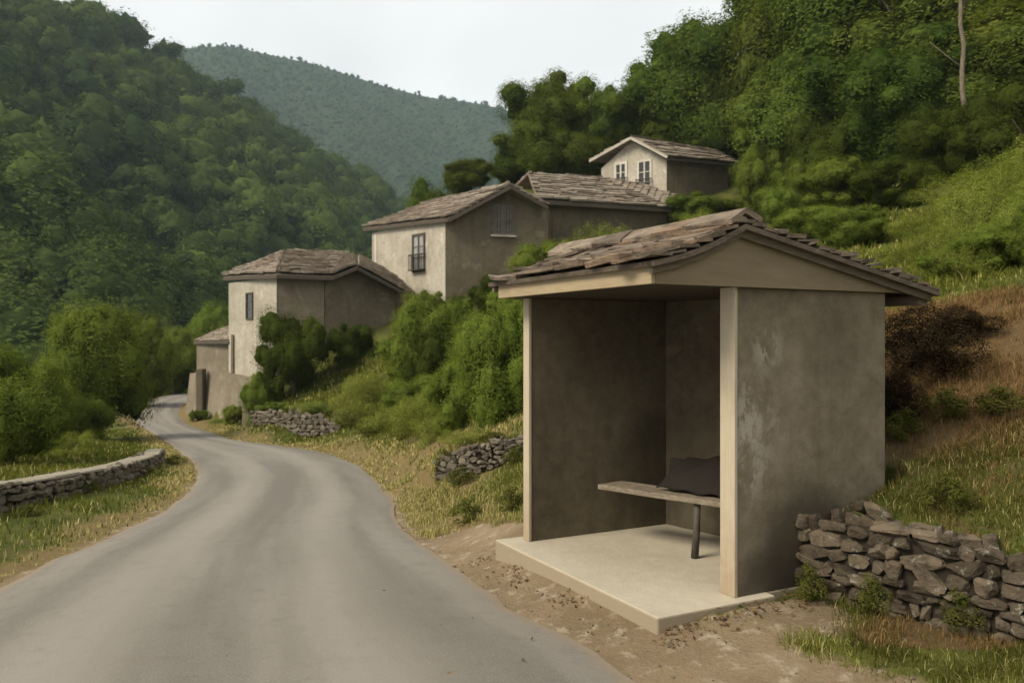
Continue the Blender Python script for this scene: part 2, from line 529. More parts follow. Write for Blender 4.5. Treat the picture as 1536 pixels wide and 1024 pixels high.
def H(x, y):
    x = np.asarray(x, dtype=float); shp = x.shape; x = x.ravel(); y = np.asarray(y, dtype=float).ravel()
    z = _W[_n] + _W[_n + 1] * x + _W[_n + 2] * y
    for k in range(_n): z += _W[k] * phi((x - CT[k, 0]) ** 2 + (y - CT[k, 1]) ** 2)
    z += (np_noise(x, y, 1.7, 3) - 0.5) * 0.14 * sstep(4, 9, np.hypot(x - 0.5, y - 4.5)) + (np_noise(x, y, 9, 5) - 0.5) * 0.8 * sstep(14, 40, np.hypot(x, y))
    # step at the dry stone wall
    d = SW_B - SW_A; L = np.linalg.norm(d); d = d / L; nn = np.array([-d[1], d[0]])
    al = (x - SW_A[0]) * d[0] + (y - SW_A[1]) * d[1]; of = (x - SW_A[0]) * nn[0] + (y - SW_A[1]) * nn[1]
    near = sstep(-0.6, 0.0, al) * (1 - sstep(L + 0.6, L + 1.6, al)) * (1 - sstep(2.0, 3.0, np.abs(of)))
    low = 0.06 - 0.025 * np.clip(al, 0, 3) + 0.03 * np_noise(x, y, 0.6, 8); lowm = near * (1 - sstep(-0.05, 0.12, of))
    z = z * (1 - lowm) + np.minimum(z, low) * lowm
    upm = near * sstep(0.1, 0.3, of) * sstep(-0.05, 0.1, al)
    z = z * (1 - upm) + np.maximum(z, 0.60 + 0.05 * of) * upm
    dw = np.full(x.shape, 99.0); fr = np.zeros(x.shape, dtype=bool)
    for (x1, y1), (x2, y2) in zip(RWP[:-1], RWP[1:]):
        ax, ay = x2 - x1, y2 - y1; kk = np.clip(((x - x1) * ax + (y - y1) * ay) / (ax * ax + ay * ay), 0, 1)
        d_ = np.hypot(x - x1 - kk * ax, y - y1 - kk * ay); mm = d_ < dw
        dw = np.where(mm, d_, dw); fr = np.where(mm, (ax * (y - y1) - ay * (x - x1)) < 0, fr)
    lowk = np.where(fr, 1 - sstep(2.0, 3.2, dw), 1 - sstep(0.2, 0.8, dw))
    z = z * (1 - lowk) + np.minimum(z, zroad(y) + 0.12) * lowk
    rd = road_dist(x, y)
    zr = zroad(y) - 0.035
    k = sstep(0.0, 0.9, rd + 0.05)
    z = zr * (1 - k) + z * k
    # the verge must not bury the road margin
    z = np.where(rd < 0.6, np.minimum(z, zr + 0.05 + 0.25 * np.maximum(rd, 0)), z)
    ins = in_poly(x, y, FOOT)
    z = np.where(ins, np.minimum(z, 0.03), z)
    return z.reshape(shp)


def H1(x, y): return float(H(np.array([x]), np.array([y]))[0])


def seg_dist(x, y, P):
    out = np.full(np.asarray(x).shape, 1e9)
    for (x1, y1), (x2, y2) in zip(P[:-1], P[1:]):
        dx, dy = x2 - x1, y2 - y1
        k = np.clip(((x - x1) * dx + (y - y1) * dy) / (dx * dx + dy * dy), 0, 1)
        out = np.minimum(out, np.hypot(x - x1 - k * dx, y - y1 - k * dy))
    return out


def covers(x, y):
    """dirt, dry grass, brown hay: 0..1 each"""
    rd = road_dist(x, y); sd = road_side(x, y)
    n = np_noise(x, y, 0.9, 21); n2 = np_noise(x, y, 3.5, 22)
    dd = seg_dist(x, y, [(-0.75, 7.6), (0.2, 5.6), (0.9, 4.5), (1.55, 3.7), (1.9, 2.2), (2.4, -4)])
    dd = np.minimum(dd, 0.3 + seg_dist(x, y, [(1.15, 4.75), (1.5, 4.9), (1.8, 5.0)]))
    dirt = 1 - sstep(0.42, 0.75, dd + (n - 0.5) * 0.8)
    dirt = np.maximum(dirt, (1 - sstep(0.02, 0.22, rd + (n - 0.5) * 0.2)) * 0.8 * (y < 14))
    dirt = np.maximum(dirt, 1 - sstep(-0.3, 0.02, rd))
    dry = (1 - sstep(0.3, np.where(sd > 0, 1.0, 1.7), rd + (n - 0.5) * 0.9)) * np.where(sd > 0, 0.8, 0.8)
    dry = np.maximum(dry, 0.72 * (1 - sstep(1.2, 2.4, np.hypot((x + 1.6) / 1.0, (y - 12.5) / 2.6) + (n2 - 0.5))))
    dry = np.maximum(dry, 0.6 * (1 - sstep(0.8, 1.8, np.hypot(x + 1.2, (y - 16.5) / 2) + (n2 - 0.5))))
    dry = np.maximum(dry, 0.30 * (1 - sstep(1.0, 3.0, np.hypot((x - 3.4), (y - 5.4)))))
    dry = np.maximum(dry, 0.35 * sstep(0.6, 0.8, n2))
    hay = np.maximum(0.75 * sstep(0.40, 0.58, np_noise(x, y, 1.1, 23)) * (x > 2.0) * (y > 4.5) * (y < 11), 1 - sstep(1.2, 2.3, np.hypot((x - 4.5) / 1.35, (y - 8.2) / 1.35) + (n - 0.5) * 0.8))
    return dirt, dry, hay


def make_ground():
    u = np.linspace(-4.3, 4.3, 330); xs = 1.0 + 4 * np.sinh(u)
    v = np.linspace(-2.6, 4.45, 290); ys = 6 + 4 * np.sinh(v)
    X, Y = np.meshgrid(xs, ys)
    Z = H(X, Y)
    nx, ny = len(xs), len(ys)
    i = np.arange((ny - 1) * (nx - 1)); r, c = i // (nx - 1), i % (nx - 1); a = r * nx + c
    loops = np.c_[a, a + 1, a + nx + 1, a + nx].ravel()
    di, dr, ha = covers(X.ravel(), Y.ravel())
    me = raw_mesh('ground', np.c_[X.ravel(), Y.ravel(), Z.ravel()], loops, np.arange(len(i)) * 4, M['ground'], np.c_[di, dr, ha], True)
    tag(link('ground', me), 'grassy and bare ground beside the road and up the hillside', kind='structure')


make_ground()


def make_road():
    ns, nu = len(cen), 17
    V, C = [], []
    s = np.r_[0, np.cumsum(np.linalg.norm(np.diff(cen, axis=0), axis=1))]
    jl = (np_noise(s, s * 0, 0.8, 40) - 0.5) * 0.16; jr = (np_noise(s, s * 0, 0.8, 41) - 0.5) * 0.16
    for k in range(ns):
        for j in range(nu):
            f = j / (nu - 1)
            off = (WL[k] + jl[k]) * (1 - f) - (WR[k] + jr[k] + 0.16 * (1 - float(sstep(6, 9, cen[k][1])))) * f
            p = cen[k] + nor[k] * off
            z = float(zroad(p[1])) + 0.035 * (1 - (2 * f - 1) ** 2) - (0.02 if j in (0, nu - 1) else 0.0)
            V.append((p[0], p[1], z)); C.append((f, s[k] * 0.06, 0))
    i = np.arange((ns - 1) * (nu - 1)); r, c = i // (nu - 1), i % (nu - 1); a = r * nu + c
    loops = np.c_[a, a + nu, a + nu + 1, a + 1].ravel()
    me = raw_mesh('road', np.array(V), loops, np.arange(len(i)) * 4, M['road'], np.array(C), True)
    tag(link('road', me), 'narrow worn asphalt road winding past the shelter', kind='structure')


make_road()
print('ROAD widths', np.round((WL + WR)[::20], 2))

# ------------------------------------------------------------------ roof slates
def slates(surface, nu_len, nv_len, expo, wid, thick, seed, rough=1.0, sub=3):
    """surface(u, v) -> (point, normal), u along the eave in metres, v up the slope in metres. Returns verts, faces, tint."""
    r = random.Random(seed); V, Fc, C = [], [], []
    n = max(2, round(nv_len / expo)); ex = nv_len / n
    for k in range(n + 1):
        u = -r.random() * wid * 0.6
        while u < nu_len:
            wd = wid * r.uniform(0.55, 1.6)
            u0, u1 = max(u, 0) + 0.003, min(u + wd, nu_len) - 0.003
            u += wd
            if u1 - u0 < wid * 0.12: continue
            v0 = k * ex + r.uniform(-0.22, 0.16) * ex * rough
            v1 = min((k + 1.45) * ex, nv_len + 0.02)
            if k == 0: v0 = r.uniform(-0.25, 0.03) * ex * rough
            if v1 - v0 < 0.02: continue
            th = thick * r.uniform(0.6, 1.45); lift = thick * r.uniform(0.75, 1.35); tilt = thick * r.uniform(-0.5, 0.5) * rough
            nb = len(V); ring = []
            for q in range(sub + 1):                    # ragged lower edge
                uu = u0 + (u1 - u0) * q / sub
                ring.append((uu, v0 + (r.uniform(-0.16, 0.16) * ex * rough if 0 < q < sub else r.uniform(0, 0.25) * ex * rough), lift + tilt * (2 * q / sub - 1)))
            for q in range(sub + 1):
                uu = u1 - (u1 - u0) * q / sub
                ring.append((uu, v1, 0.12 * thick))
            m = len(ring)
            for h in (0.0, 1.0):
                for (uu, vv, lf) in ring:
                    p, nn = surface(min(max(uu, 0), nu_len), vv)
                    ww = th * (0.8 + 0.2 * r.random() * rough) if h else 0.0
                    V.append(tuple(p + nn * (lf + ww)))
            col = (r.random(), r.random(), r.random())
            C += [col] * (2 * m)
            Fc.append(tuple(nb + i for i in range(m - 1, -1, -1))); Fc.append(tuple(nb + m + i for i in range(m)))
            for i in range(m):
                j = (i + 1) % m; Fc.append((nb + i, nb + j, nb + m + j, nb + m + i))
    return V, Fc, C


def plane_surface(e0, e1, r1, r0, sag=0.0):
    e0, e1, r1, r0 = map(Vector, (e0, e1, r1, r0))
    Lu = max((e1 - e0).length, (r1 - r0).length); Lv = ((r0 + r1) / 2 - (e0 + e1) / 2).length
    nrm = (e1 - e0).cross(r0 - e0)
    if nrm.length < 1e-6: nrm = (e1 - e0).cross(r1 - e0)
    nrm.normalize()
    if nrm.z < 0: nrm = -nrm

    def S(u, v):
        a, b = u / Lu, v / Lv
        p = (e0.lerp(e1, a)).lerp(r0.lerp(r1, a), b)
        p = p - Vector((0, 0, sag * math.sin(math.pi * min(max(b, 0), 1))))
        return p, nrm
    return S, Lu, Lv


def slate_object(name, planes, mat, parent, expo, wid, thick, seed, rough=1.0, extra=None):
    V, Fc, C = [], [], []
    for i, pl in enumerate(planes):
        S, Lu, Lv = plane_surface(*pl[:4], sag=pl[4] if len(pl) > 4 else 0.0)
        v, f, c = slates(S, Lu, Lv, expo, wid, thick, seed + i, rough)
        n = len(V); V += v; Fc += [tuple(k + n for k in q) for q in f]; C += c
        # deck under the slates
        n = len(V); p, nrm = S(0, 0); m = 6
        for h in (-0.035, -0.002):
            for b in range(m + 1):
                for a in (0, Lu):
                    q, _ = S(a, Lv * b / m); V.append(tuple(q + nrm * h)); C.append((0.1, 0.1, 0.1))
        k = 2 * (m + 1)
        for b in range(m):
            a0 = n + 2 * b
            Fc.append((a0, a0 + 2, a0 + 3, a0 + 1)); Fc.append((a0 + k, a0 + k + 1, a0 + k + 3, a0 + k + 2))
            Fc.append((a0, a0 + k, a0 + k + 2, a0 + 2)); Fc.append((a0 + 1, a0 + 3, a0 + k + 3, a0 + k + 1))
        Fc.append((n, n + 1, n + k + 1, n + k)); t2 = n + 2 * m; Fc.append((t2, t2 + k, t2 + k + 1, t2 + 1))
    if extra:
        v, f, c = extra; n = len(V); V += v; Fc += [tuple(k + n for k in q) for q in f]; C += c
    base = parent_base(parent)
    o = mesh_obj(name, V, Fc, mat, parent, base)
    a = o.data.color_attributes.new('tint', 'FLOAT_COLOR', 'POINT')
    c4 = np.ones((len(V), 4), dtype=np.float32); c4[:, :3] = C
    a.data.foreach_set('color', c4.ravel())
    return o


# ------------------------------------------------------------------ bus shelter
WALL_TOP = 2.142
wall_c = at(1145, 520, 5.45)
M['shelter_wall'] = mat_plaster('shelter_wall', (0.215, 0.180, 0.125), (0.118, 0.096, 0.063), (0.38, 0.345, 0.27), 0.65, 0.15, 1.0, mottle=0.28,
                                flakes=[((*st(1.0, 0), 1.72), 0.22, 9), ((*st(0.82, 0), 1.25), 0.45, 7), ((*st(0.80, 0), 0.95), 0.35, 8)],
                                damp=[((*st(1.35, 0), 0.35), 0.75, 0.8), ((*st(1.05, 0), 0.10), 0.55, 0.7), ((*st(1.65, 0), 1.75), 0.5, 0.3)])
M['shelter_inner'] = mat_plaster('shelter_inner', (0.128, 0.107, 0.070), (0.072, 0.058, 0.037), (0.19, 0.162, 0.112), 0.65, 0.45, 1.0, mottle=0.3,  # wall plaster darkened for staining and for the shade inside
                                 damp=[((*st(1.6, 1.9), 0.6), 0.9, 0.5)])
M['slab'] = mat_plaster('slab_concrete', (0.45, 0.40, 0.305), (0.38, 0.33, 0.245), (0.50, 0.45, 0.35), 0.1, 0.25, 1.0, mottle=0.10)
def slab_sides():
    nt = M['slab'].node_tree; bs = [n for n in nt.nodes if n.type == 'BSDF_PRINCIPLED'][0]
    old = bs.inputs['Base Color'].links[0].from_socket
    ge = nt.nodes.new('ShaderNodeNewGeometry'); sx = nt.nodes.new('ShaderNodeSeparateXYZ'); nt.links.new(ge.outputs['True Normal'], sx.inputs[0])
    mr = nt.nodes.new('ShaderNodeMapRange'); mr.inputs['From Min'].default_value = 0.9; mr.inputs['From Max'].default_value = 0.3
    nt.links.new(sx.outputs['Z'], mr.inputs['Value'])
    mx = nt.nodes.new('ShaderNodeMix'); mx.data_type = 'RGBA'; mx.inputs[7].default_value = (0.27, 0.215, 0.14, 1)
    ml = nt.nodes.new('ShaderNodeMath'); ml.operation = 'MULTIPLY'; ml.inputs[1].default_value = 0.85
    nt.links.new(mr.outputs[0], ml.inputs[0]); nt.links.new(ml.outputs[0], mx.inputs[0]); nt.links.new(old, mx.inputs[6]); nt.links.new(mx.outputs[2], bs.inputs['Base Color'])


slab_sides()      # earth-splashed edges
M['trim'] = mat_wood('painted_trim', (0.46, 0.39, 0.28), (0.40, 0.335, 0.235), (10, 10, 0.8), 0.7, 0.25)
def worn_feet():
    nt = M['trim'].node_tree; bs = [n for n in nt.nodes if n.type == 'BSDF_PRINCIPLED'][0]
    old = bs.inputs['Base Color'].links[0].from_socket
    ge = nt.nodes.new('ShaderNodeNewGeometry'); sx = nt.nodes.new('ShaderNodeSeparateXYZ'); nt.links.new(ge.outputs['Position'], sx.inputs[0])
    nz = nt.nodes.new('ShaderNodeTexNoise'); nz.inputs['Scale'].default_value = 9; nz.inputs['Detail'].default_value = 5; nt.links.new(ge.outputs['Position'], nz.inputs['Vector'])
    ad = nt.nodes.new('ShaderNodeMath'); ad.operation = 'MULTIPLY_ADD'; ad.inputs[1].default_value = -0.9; nt.links.new(nz.outputs['Fac'], ad.inputs[0]); nt.links.new(sx.outputs['Z'], ad.inputs[2])
    mr = nt.nodes.new('ShaderNodeMapRange'); mr.inputs['From Min'].default_value = 0.25; mr.inputs['From Max'].default_value = -0.3; mr.inputs['To Max'].default_value = 0.42
    nt.links.new(ad.outputs[0], mr.inputs['Value'])
    mx = nt.nodes.new('ShaderNodeMix'); mx.data_type = 'RGBA'; mx.inputs[7].default_value = (0.22, 0.135, 0.065, 1)
    nt.links.new(mr.outputs[0], mx.inputs[0]); nt.links.new(old, mx.inputs[6]); nt.links.new(mx.outputs[2], bs.inputs['Base Color'])


worn_feet()       # mud and rust stains
M['fascia'] = mat_wood('fascia_wood', (0.36, 0.285, 0.175), (0.30, 0.23, 0.14), (0.8, 0.8, 9), 0.75, 0.2)
M['gable'] = mat_wood('gable_wood', (0.235, 0.185, 0.115), (0.20, 0.155, 0.095), (0.6, 0.6, 3), 0.8, 0.3)
M['barge'] = mat_wood('barge_wood', (0.17, 0.135, 0.095), (0.10, 0.08, 0.055), (0.8, 0.8, 6), 0.85, 0.4)
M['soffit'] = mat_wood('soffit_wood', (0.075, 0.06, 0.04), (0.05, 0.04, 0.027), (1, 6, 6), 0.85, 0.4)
M['shelter_slate'] = mat_slate('shelter_slate', [(0.13, 0.10, 0.072), (0.27, 0.215, 0.155), (0.29, 0.19, 0.12)])

SH = thing('bus_shelter', 'open roadside shelter of stained plaster with a stone slate gable roof', 'shelter', (*st(1.1, 1.0), SLAB_Z))
b = MB(); b.plan([st(0.02, -0.08), st(0.99, -0.08), st(0.99, -0.001), st(2.2, -0.001), st(1.8, 2.1), st(0.02, 2.1)], -0.25, SLAB_Z); b.build('floor_slab', M['slab'], SH, bevel=0.012)
z0, z1 = SLAB_Z, WALL_TOP
b = MB(); b.plan([st(0.735, 0.0), st(2.16, 0.0), st(2.16, 0.13), st(0.735, 0.13)], z0, z1); b.build('side_wall', M['shelter_wall'], SH, bevel=0.006)
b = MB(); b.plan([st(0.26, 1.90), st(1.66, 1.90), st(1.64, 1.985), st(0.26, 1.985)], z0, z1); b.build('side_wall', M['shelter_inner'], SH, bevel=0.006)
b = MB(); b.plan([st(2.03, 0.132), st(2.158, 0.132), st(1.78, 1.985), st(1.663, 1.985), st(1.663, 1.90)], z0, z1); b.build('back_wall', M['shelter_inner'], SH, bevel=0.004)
b = MB(); b.plan([st(0.705, -0.004), st(0.733, -0.004), st(0.733, 0.134), st(0.705, 0.134)], z0, z1); b.build('corner_post', M['trim'], SH, bevel=0.005)
b = MB(); b.plan([st(0.230, 1.893), st(0.258, 1.893), st(0.258, 1.99), st(0.230, 1.99)], z0, z1); b.build('corner_post', M['trim'], SH, bevel=0.005)
b = MB(); b.plan([st(0.03, -0.02), st(2.45, -0.02), st(2.45, 2.0), st(0.03, 2.0)], z1 + 0.002, z1 + 0.03); b.build('ceiling', M['soffit'], SH)
# fascia along the front
b = MB(); b.plan([st(0.0, -0.045), st(0.03, -0.045), st(0.03, 2.0), st(0.0, 2.0)], z1 - 0.004, z1 + 0.112); b.build('fascia_board', M['fascia'], SH, bevel=0.004)
RID_S, RID_Z, EAVE_Z, REAR_S, REAR_Z = 0.686, 2.540, 2.272, 2.60, 2.155


def roof_z(s):
    if s < RID_S:
        b_ = (s + 0.05) / (RID_S + 0.05); return EAVE_Z + (RID_Z - EAVE_Z) * b_ - 0.035 * math.sin(math.pi * min(max(b_, 0), 1))
    return RID_Z + (REAR_Z - RID_Z) * (s - RID_S) / (REAR_S - RID_S)


def gable_panel(t0, t1, name):
    ss = [0.0312, 0.2, 0.35, 0.5, RID_S, 1.1, 1.6, 2.1, 2.42]
    lo = [st3(s, t0, z1 + 0.0) for s in ss] + [st3(s, t0, roof_z(s) - 0.05) for s in reversed(ss)]
    hi = [st3(s, t1, z1 + 0.0) for s in ss] + [st3(s, t1, roof_z(s) - 0.05) for s in reversed(ss)]
    lo = lo[:len(ss) - 0]; n = len(ss)
    b = MB(); up0 = [st3(s, t0, max(roof_z(s) - 0.045, z1 + 0.02)) for s in ss]; up1 = [st3(s, t1, max(roof_z(s) - 0.045, z1 + 0.02)) for s in ss]
    lo0 = [st3(s, t0, z1 - 0.002) for s in ss]; lo1 = [st3(s, t1, z1 - 0.002) for s in ss]
    for i in range(n - 1):
        pass
    v = lo0 + up0 + lo1 + up1; f = []
    for i in range(n - 1):
        f += [(i, i + 1, n + i + 1, n + i), (2 * n + i + 1, 2 * n + i, 3 * n + i, 3 * n + i + 1), (n + i, n + i + 1, 3 * n + i + 1, 3 * n + i), (i + 1, i, 2 * n + i, 2 * n + i + 1)]
    f += [(0, n, 3 * n, 2 * n), (n - 1, 3 * n - 1, 4 * n - 1, 2 * n - 1)]
    b.add(v, f); return b.build(name, M['gable'], SH)


gable_panel(-0.045, -0.021, 'gable_board')
gable_panel(1.976, 2.0, 'gable_board')
for tt in (-0.085, 2.04):                      # barge boards under the slate edge
    b = MB()
    ss = [-0.02, 0.15, 0.35, 0.52, RID_S, 1.3, 2.0, 2.56]
    for h0, h1 in zip(ss[:-1], ss[1:]):
        a0, a1 = roof_z(h0) - 0.02, roof_z(h1) - 0.02; dd = 0.062
        b.prism([st3(h0, tt, a0 - dd), st3(h1, tt, a1 - dd), st3(h1, tt + 0.034, a1 - dd), st3(h0, tt + 0.034, a0 - dd)],
                [st3(h0, tt, a0), st3(h1, tt, a1), st3(h1, tt + 0.034, a1), st3(h0, tt + 0.034, a0)])
    b.build('bargeboard', M['barge'], SH)
b = MB(); b.plan([st(2.46, -0.05), st(2.56, -0.05), st(2.56, 2.03), st(2.46, 2.03)], REAR_Z - 0.10, REAR_Z - 0.035); b.build('eave_beam', M['barge'], SH)
T0, T1 = -0.13, 2.10
front = (st3(-0.05, T1, EAVE_Z), st3(-0.05, T0, EAVE_Z), st3(RID_S, T0, RID_Z), st3(RID_S, T1, RID_Z), 0.035)
rear = (st3(REAR_S, T0, REAR_Z), st3(REAR_S, T1, REAR_Z), st3(RID_S, T1, RID_Z), st3(RID_S, T0, RID_Z), 0.0)
# ridge stones
rr = random.Random(5); RV, RF, RC = [], [], []
tpos = T0
while tpos < T1 - 0.1:
    ln = rr.uniform(0.3, 0.5); t2 = min(tpos + ln, T1); n = len(RV)
    hz = rr.uniform(0.0, 0.02); th = rr.uniform(0.025, 0.04)
    for (s_, zz) in ((-0.13, -0.055), (0.0, 0.025), (0.15, -0.035)):
        for t_ in (tpos + 0.004, t2 + 0.03):
            for q in (0, th):
                RV.append(st3(RID_S + s_ + rr.uniform(-0.015, 0.015), t_, RID_Z + zz + 0.03 + hz + q))
    for i in (0, 4):
        RF += [(n + i, n + i + 4, n + i + 6, n + i + 2), (n + i + 1, n + i + 3, n + i + 7, n + i + 5), (n + i, n + i + 1, n + i + 5, n + i + 4), (n + i + 2, n + i + 6, n + i + 7, n + i + 3)]
    RF += [(n, n + 2, n + 3, n + 1), (n + 8, n + 9, n + 11, n + 10)]
    RC += [(rr.random(), rr.random(), 0)] * 12; tpos = t2
slate_object('slate_roof', [front, rear], M['shelter_slate'], SH, 0.105, 0.46, 0.026, 3, 1.9, (RV, RF, RC))

# ------------------------------------------------------------------ bench and cloth
M['bench_wood'] = mat_wood('bench_wood', (0.27, 0.225, 0.165), (0.15, 0.12, 0.085), (3, 3, 8), 0.75, 0.4)
M['bench_leg'] = mat_wood('bench_leg', (0.09, 0.078, 0.06), (0.05, 0.042, 0.032), (6, 6, 1), 0.7, 0.3)
M['bench_dark'] = mat_wood('bench_dark', (0.016, 0.013, 0.009), (0.010, 0.008, 0.006), (3, 3, 8), 0.8, 0.3)
BN = thing('bench', 'long weathered plank bench on dark round legs inside the shelter', 'bench', (*st(1.15, 1.1), SLAB_Z))
SEAT_Z = 0.565
bl, br = st(0.78, 1.70), st(1.36, 0.15)
bd = (br - bl) / np.linalg.norm(br - bl); bn = np.array([-bd[1], bd[0]])      # bn points to the back
if bn @ G < 0: bn = -bn
b = MB(); N = 8; rb = random.Random(2)
for i in range(N):
    f0, f1 = i / N, (i + 1) / N
p0 = [bl + (br - bl) * i / N + bn * rb.uniform(-0.006, 0.006) for i in range(N + 1)]
p1 = [bl + (br - bl) * i / N + bn * (0.29 + rb.uniform(-0.008, 0.008)) for i in range(N + 1)]
p1[0] = p1[0] + bd * 0.05
ring = p0 + p1[::-1]
b.prism([(p[0], p[1], SEAT_Z - 0.042) for p in ring], [(p[0], p[1], SEAT_Z) for p in ring]); b.build('seat', M['bench_wood'], BN, bevel=0.006)
for fr, off, splay in ((0.545, 0.06, -0.025), (0.93, 0.06, -0.04), (0.93, 0.24, 0.02)):
    top = bl + (br - bl) * fr + bn * off; bot = top + bn * splay - bd * 0.01
    b = MB(); b.tube([(bot[0], bot[1], SLAB_Z), (*((top + bot) / 2 + bd * 0.004), SLAB_Z + 0.21), (top[0], top[1], SEAT_Z - 0.044)], [0.030, 0.027, 0.025], 12); b.build('leg', M['bench_leg'], BN, True)
b = MB(); q0, q1 = bl + bd * 0.50 + bn * 0.30, br + bn * 0.30
b.prism([(*q0, SEAT_Z + 0.03), (*q1, SEAT_Z + 0.03), (*(q1 + bn * 0.028), SEAT_Z + 0.03), (*(q0 + bn * 0.028), SEAT_Z + 0.03)],
        [(*(q0 + bn * 0.05), SEAT_Z + 0.235), (*(q1 + bn * 0.05), SEAT_Z + 0.235), (*(q1 + bn * 0.078), SEAT_Z + 0.235), (*(q0 + bn * 0.078), SEAT_Z + 0.235)])
b.build('backrest', M['bench_dark'], BN, bevel=0.004)


def make_cloth():
    t = NT('dark_cloth'); n1 = t.noise(4, 5, 0.6); wv = t.noise(160, 2, 0.6)
    c = t.mix(n1, (0.011, 0.009, 0.007), (0.024, 0.019, 0.0145))
    mat = t.bsdf(c, 0.85, t.bump(t.math('ADD', wv, t.math('MULTIPLY', n1, 3.0)), 0.4, 0.01), 0.2)
    nu, nv = 22, 16; V, Fc = [], []
    for j in range(nv):
        b_ = j / (nv - 1)
        for i in range(nu):
            a = i / (nu - 1)
            along = 0.46 + 0.66 * a + 0.16 * (b_) * (1 - a * 0.2)       # skewed hang
            p = bl + bd * (along * 1.0 + 0.05) + bn * (0.115 + 0.235 * b_ ** 1.3)
            z = SEAT_Z + 0.012 + 0.262 * b_ ** 1.15 + 0.05 * math.sin(math.pi * b_) * math.sin(math.pi * min(a * 1.15, 1)) + 0.02 * math.sin(a * 8 + b_ * 4) * (0.3 + b_) + 0.009 * math.sin(a * 19 - b_ * 7) - 0.05 * a * b_
            V.append((p[0], p[1], z + 0.006 * (1 - b_)))
    for j in range(nv - 1):
        for i in range(nu - 1):
            k = j * nu + i; Fc.append((k, k + 1, k + nu + 1, k + nu))
    c0 = Vector(V[nu // 2])
    o = mesh_obj('cloth', V, Fc, mat, None, c0, True)
    m = o.modifiers.new('thickness', 'SOLIDIFY'); m.thickness = 0.012; m.offset = 1
    tag(o, 'dark brown cloth draped over the bench and its backrest', 'cloth')


make_cloth()

# ------------------------------------------------------------------ dry stone walls
ICO = None


def ico():
    global ICO
    if ICO is None:
        import bmesh
        bm = bmesh.new(); bmesh.ops.create_icosphere(bm, subdivisions=3, radius=1.0)
        bm.verts.ensure_lookup_table()
        ICO = (np.array([v.co[:] for v in bm.verts]), [[v.index for v in f.verts] for f in bm.faces]); bm.free()
    return ICO


